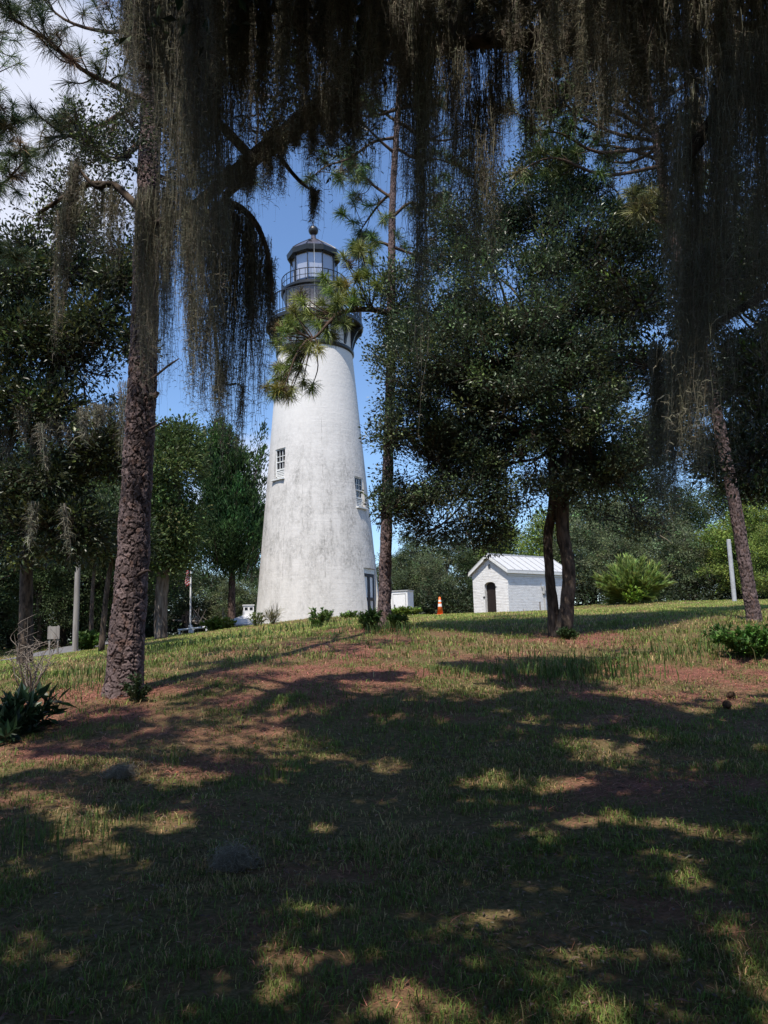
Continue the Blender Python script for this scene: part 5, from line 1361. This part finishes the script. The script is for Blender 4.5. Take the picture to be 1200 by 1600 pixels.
plant('seedling', 213, 1084, 10.0, 'dark green sprig against the base of the near left pine', 'plant', 22, .42, .17, 40, .045, .02, (.035, .06, .022), 708, stem=.004, m='leaf')
plant('bush', 135, 1022, 34, 'small round green bush beside the pale grey pole', 'bush', 40, 1.0, .55, 60, .16, .07, (.07, .13, .025), 709, stem=.01)
plant('shrub', 579, 984, 18.4, 'leafy shrub against the left of the middle pine base', 'shrub', 30, .55, .3, 50, .09, .04, (.05, .10, .022), 710, stem=.006)
plant('shrub', 620, 984, 18.8, 'leafy shrub against the right of the middle pine base', 'shrub', 22, .38, .3, 45, .09, .04, (.06, .11, .022), 711, stem=.006)
plant('shrub', 632, 962, 37, 'low yellow-green shrub in front of the utility cabinet', 'shrub', 40, .45, .9, 50, .14, .07, (.13, .19, .03), 712, stem=.008)
plant('weed', 498, 986, 30, 'tall leafy weed on the slope before the lighthouse', 'plant', 12, .95, .45, 45, .13, .055, (.08, .14, .03), 713, stem=.01)
plant('weed', 512, 970, 34, 'leafy weed close under the lighthouse wall', 'plant', 10, .8, .4, 40, .13, .055, (.08, .14, .03), 714, stem=.01)
plant('weed', 548, 968, 36, 'low green weed near the lighthouse door', 'plant', 14, .35, .5, 40, .12, .05, (.10, .17, .03), 715, stem=.008)
plant('weed', 402, 972, 36.5, 'flowering weed at the left foot of the lighthouse', 'plant', 14, .8, .55, 40, .12, .05, (.13, .17, .06), 716, stem=.01)
plant('grass_tuft', 426, 972, 36, 'tall dry grass tuft at the foot of the lighthouse', 'grass tuft', 45, .75, .4, 6, .45, .02, (.14, .13, .06), 717, stem=.007, arch=.4)
plant('shrub', 340, 982, 43, 'yellow-green shrub on the slope by the outbuilding', 'shrub', 36, .75, .9, 50, .2, .09, (.13, .19, .03), 718, stem=.012)
plant('shrub', 885, 990, 17.2, 'small leafy shrub by the twin oak base', 'shrub', 18, .3, .3, 40, .08, .035, (.03, .06, .02), 719, stem=.005)
plant('seedling', 945, 1512, 3.9, 'single bright green seedling in the near grass', 'plant', 3, .06, .02, 2, .04, .025, (.06, .15, .03), 720, stem=.002)
b = gp(335, 972, 56); mb = MB()
for q in range(16):
    x0 = rg.uniform(-2.6, 1.6); a = np.array([x0, rg.normal() * .4, rg.uniform(.2, .7)]); d = np.array([rg.normal() * 1.2, rg.normal() * .5, rg.uniform(.3, 1.6)])
    mb.tube([a, a + d * .5 + rg.normal(size=3) * .15, a + d], [.05, .035, .015], n=6, col=(.26, .22, .19), sub=4)
mb.tube([(-3, 0, .9), (-1, 0, .75), (1.2, .1, .35), (2.2, .1, .1)], [.06, .11, .15, .17], n=8, col=(.34, .29, .25), sub=4)
tag(mb.build('fallen_branch', M['litter'], loc=tuple(b)), 'pale bare fallen branches under the trees beyond the slope', 'branch')
for k, (x, y, Y) in enumerate(((1135, 1094, 10.4), (1140, 1120, 9.7))):
    b = gp(x, y, Y); mb = MB(); rk = np.random.default_rng(k)
    mb.lathe([(.005, 0), (.03, .015), (.035, .05), (.02, .09), (.004, .11)], n=12, col=(.05, .03, .02))
    t = rk.random(150); a = np.arange(150) * 2.4; r = .036 * np.sin(np.clip(t * .9 + .08, 0, 1) * pi) ** .7
    pos = np.stack([r * np.cos(a), r * np.sin(a), .01 + t * .1], 1); add_leaves(mb, pos, np.stack([np.cos(a), np.sin(a), .5 + 0 * a], 1), np.tile([0, 0, 1.0], (150, 1)) + .01, .024, .022, tinted(rk, (.06, .04, .03), 150))
    o = tag(mb.build('pine_cone', M['litter'], loc=(b[0], b[1], b[2] + .04)), ['dark open pine cone on the needle litter below the leaning pine', 'second dark pine cone lying nearer the shade than the open one'][k], 'pine cone', 'pine cones on the needles')
    o.rotation_euler = (1.3, 0, 1 + k * 2)


def tangle(x, y, Y, r, n, label, seed):
    b = gp(x, y, Y); rk = np.random.default_rng(seed); mb = MB()
    K = 14; p = rand_unit(rk, n) * r * np.array([1, .8, .32]) * rk.random((n, 1)) ** .4; p[:, 2] = np.abs(p[:, 2]) + .01
    d = rand_unit(rk, n) * np.array([1, 1, .3]); P = [p]
    for q in range(K):
        d = nrm(d + rand_unit(rk, n) * .75 - P[-1] / r * .25); P.append(P[-1] + d * .017)
    P = np.stack(P, 1); P[..., 2] = np.abs(P[..., 2]); s = np.cross(nrm(np.diff(P, axis=1, append=P[:, -1:] + .01)), rand_unit(rk, n)[:, None]) * .0013
    v = np.stack([P - s, P + s], 2).reshape(-1, 3); i = (np.arange(n)[:, None] * (K + 1) + np.arange(K)[None]) * 2
    mb.add(v, np.stack([i, i + 1, i + 3, i + 2], -1).reshape(-1, 4), np.repeat(tinted(rk, (.26, .235, .195), n, .25, .04), 2 * (K + 1), 0))
    tag(mb.build('moss_clump', M['moss'], loc=tuple(b)), label, 'moss clump')


tangle(362, 1362, 5.05, .15, 900, 'grey tangled moss clump lying on the shaded grass', 801)
tangle(190, 1222, 7.1, .13, 500, 'smaller grey moss wad near the lit needle strip', 802)

# ------------------------------------------------------------------ grass, needles and leaf litter on the ground
def scatter(rng, y0, y1, dens):
    n = int(dens * (y1 ** 2 - y0 ** 2) * .62); y = np.sqrt(rng.random(n) * (y1 ** 2 - y0 ** 2) + y0 ** 2); x = (rng.random(n) * 2 - 1) * (y * .60 + .5)
    return x, y


def grass(zones, seed):
    rng = np.random.default_rng(seed); mb = MB()
    for y0, y1, dens, h, w in zones:
        x, y = scatter(rng, y0, y1, dens)
        sm_ = straw_mask(x, y); cl = noise2(x, y, 1.7, 61, 3); fine = noise2(x, y, 7.0, 66, 2)
        k = rng.random(len(x)) < np.clip(.15 + 1.5 * (cl - .25), .12, 1) * np.clip(1 - 1.1 * sm_, .07, 1) * np.clip(2.4 * (fine - .22), .1, 1)
        x, y, cl = x[k], y[k], cl[k]; n = len(x); z = ground(x, y)
        hh = h * (.45 + .75 * rng.random(n)) * (.65 + .8 * cl); tall = rng.random(n) < .007; hh = np.where(tall, hh * 2.1, hh)
        a = rng.random(n) * 2 * pi; lean = (.25 + .75 * rng.random(n)) * hh; d = np.stack([np.cos(a), np.sin(a), 0 * a], 1)
        s = np.stack([-np.sin(a), np.cos(a), 0 * a], 1) * (w * (.6 + .7 * rng.random(n)))[:, None] * .5
        p = np.stack([x, y, z - .006], 1); m_ = p + d * (lean * .35)[:, None] + np.array([0, 0, 1.0]) * (hh * .62)[:, None]
        t_ = p + d * lean[:, None] + np.array([0, 0, 1.0]) * (hh * (.95 - .3 * rng.random(n)))[:, None]
        pt = noise2(x, y, .8, 83, 3); dry = rng.random(n) < np.clip(.26 + 1.6 * (pt - .5), .08, .75) * (1 - .4 * np.clip((cl - .4) * 4, 0, 1))
        col = np.where(dry[:, None], tinted(rng, (.36, .27, .135), n, .3, .08), tinted(rng, (.128, .178, .04), n, .3, .1))
        col = col * (1 + np.clip((y - 15) / 10, 0, 1)[:, None] * np.array([.95, .8, .8])) * (1 + np.clip((y - 15) / 10, 0, 1) * np.where(dry, -.3, 0))[:, None]      # far grass tint brightened and warmed, painting in sunlight on the crest lawn
        v = np.stack([p - s, p + s, m_ + s * .8, t_, m_ - s * .8], 1).reshape(-1, 3); i = np.arange(n)[:, None] * 5
        mb.add(v, np.concatenate([i, i + 1, i + 2, i + 4], 1), np.repeat(col, 5, 0)); mb.t.append(np.concatenate([i + 4, i + 2, i + 3], 1) + mb.n - len(v))
    return mb


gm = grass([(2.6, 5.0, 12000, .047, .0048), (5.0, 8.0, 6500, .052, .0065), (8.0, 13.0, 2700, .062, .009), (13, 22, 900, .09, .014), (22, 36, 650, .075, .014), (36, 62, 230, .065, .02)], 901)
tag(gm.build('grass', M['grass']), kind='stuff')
rt = np.random.default_rng(8); mb = MB()                          # longer grass in clumps
for x, y, Y, n, sp, h in ((860, 1050, 12.2, 260, .9, .3), (940, 1040, 12.6, 320, 1.0, .34), (800, 1065, 12, 120, .7, .26), (700, 1060, 12, 90, .5, .22), (275, 1202, 7.4, 16, .14, .26), (440, 1218, 7, 40, .2, .2), (130, 1320, 5.6, 90, .4, .2), (40, 1330, 5.5, 90, .4, .2), (230, 1350, 5.2, 40, .3, .2), (610, 985, 18, 200, .8, .28), (270, 1010, 24, 260, 1.8, .32), (300, 1030, 19, 160, 1.2, .26), (350, 1000, 27, 200, 2, .3), (480, 985, 30, 200, 3, .35), (1150, 1020, 14.5, 160, 1.0, .3), (1050, 1030, 14, 120, .8, .28), (640, 1110, 9.6, 60, .6, .18), (520, 1105, 9.8, 60, .6, .18), (95, 1085, 11, 160, .9, .22), (140, 1060, 13, 160, .9, .22)):
    c = px(x, y, Y); a = rt.random(n) * 6.28; q = rt.normal(size=(n, 2)) * sp * .5 + c[:2]; z = ground(q[:, 0], q[:, 1]); hh = h * (.4 + .7 * rt.random(n)); lean = hh * (.2 + .6 * rt.random(n))
    d = np.stack([np.cos(a), np.sin(a), 0 * a], 1); s = np.stack([-np.sin(a), np.cos(a), 0 * a], 1) * max(.003, .0006 * Y)
    p = np.stack([q[:, 0], q[:, 1], z - .01], 1); m_ = p + d * (lean * .3)[:, None] + np.array([0, 0, 1.0]) * (hh * .65)[:, None]; t_ = p + d * lean[:, None] + np.array([0, 0, 1.0]) * (hh * .9)[:, None]
    v = np.stack([p - s, p + s, m_ + s * .8, t_, m_ - s * .8], 1).reshape(-1, 3); i = np.arange(n)[:, None] * 5
    mb.add(v, np.concatenate([i, i + 1, i + 2, i + 4], 1), np.repeat(tinted(rt, (.075, .12, .03), n, .3, .1), 5, 0)); mb.t.append(np.concatenate([i + 4, i + 2, i + 3], 1) + mb.n - len(v))
tag(mb.build('tall_grass', M['grass']), kind='stuff')

rt = np.random.default_rng(12); mb = MB()                         # fallen pine needles
for y0, y1, dens, w in ((2.6, 6, 700, .0022), (6, 10, 1000, .0034), (10, 14, 800, .005), (14, 24, 350, .009)):
    x, y = scatter(rt, y0, y1, dens); k = rt.random(len(x)) < .10 + .9 * straw_mask(x, y); x, y = x[k], y[k]; n = len(x); z = ground(x, y)
    a = rt.random(n) * 6.28; l = .10 * np.exp(rt.normal(size=n) * .3); d = np.stack([np.cos(a), np.sin(a), rt.normal(size=n) * .12], 1) * l[:, None]; s = np.stack([-np.sin(a), np.cos(a), 0 * a], 1) * w * .5
    p = np.stack([x, y, z + .004 + rt.random(n) * .02], 1); m_ = p + np.array([0, 0, .006]); b_ = s * 4 * rt.normal(size=(n, 1))
    v = np.stack([p - d * .5 - s, p - d * .5 + s, m_ + s + b_, p + d * .5, m_ - s + b_], 1).reshape(-1, 3); i = np.arange(n)[:, None] * 5
    mb.add(v, np.concatenate([i, i + 1, i + 2, i + 4], 1), np.repeat(tinted(rt, (.35, .145, .10), n, .35, .1), 5, 0)); mb.t.append(np.concatenate([i + 4, i + 2, i + 3], 1) + mb.n - len(v))
tag(mb.build('fallen_needles', M['litter']), kind='stuff')
mb = MB()                                                         # fallen oak leaves
for y0, y1, dens, L in ((2.6, 6, 300, .038), (6, 12, 130, .045)):
    x, y = scatter(rt, y0, y1, dens); k = rt.random(len(x)) < np.clip(2.2 * (noise2(x, y, 1.1, 71) - .25), .1, 1); x, y = x[k], y[k]; n = len(x); z = ground(x, y); a = rt.random(n) * 6.28
    col = tinted(rt, (.15, .105, .075), n, .35, .08); og = rt.random(n) < .004; col[og] = (.45, .13, .05)
    add_leaves(mb, np.stack([x, y, z + .008 + .02 * rt.random(n)], 1), np.stack([np.cos(a), np.sin(a), rt.normal(size=n) * .2], 1), rand_unit(rt, n) * .35 + np.array([0, 0, 1.0]), L * np.exp(rt.normal(size=n) * .25), L * .42, col, .25)
tag(mb.build('fallen_leaves', M['litter']), kind='stuff')
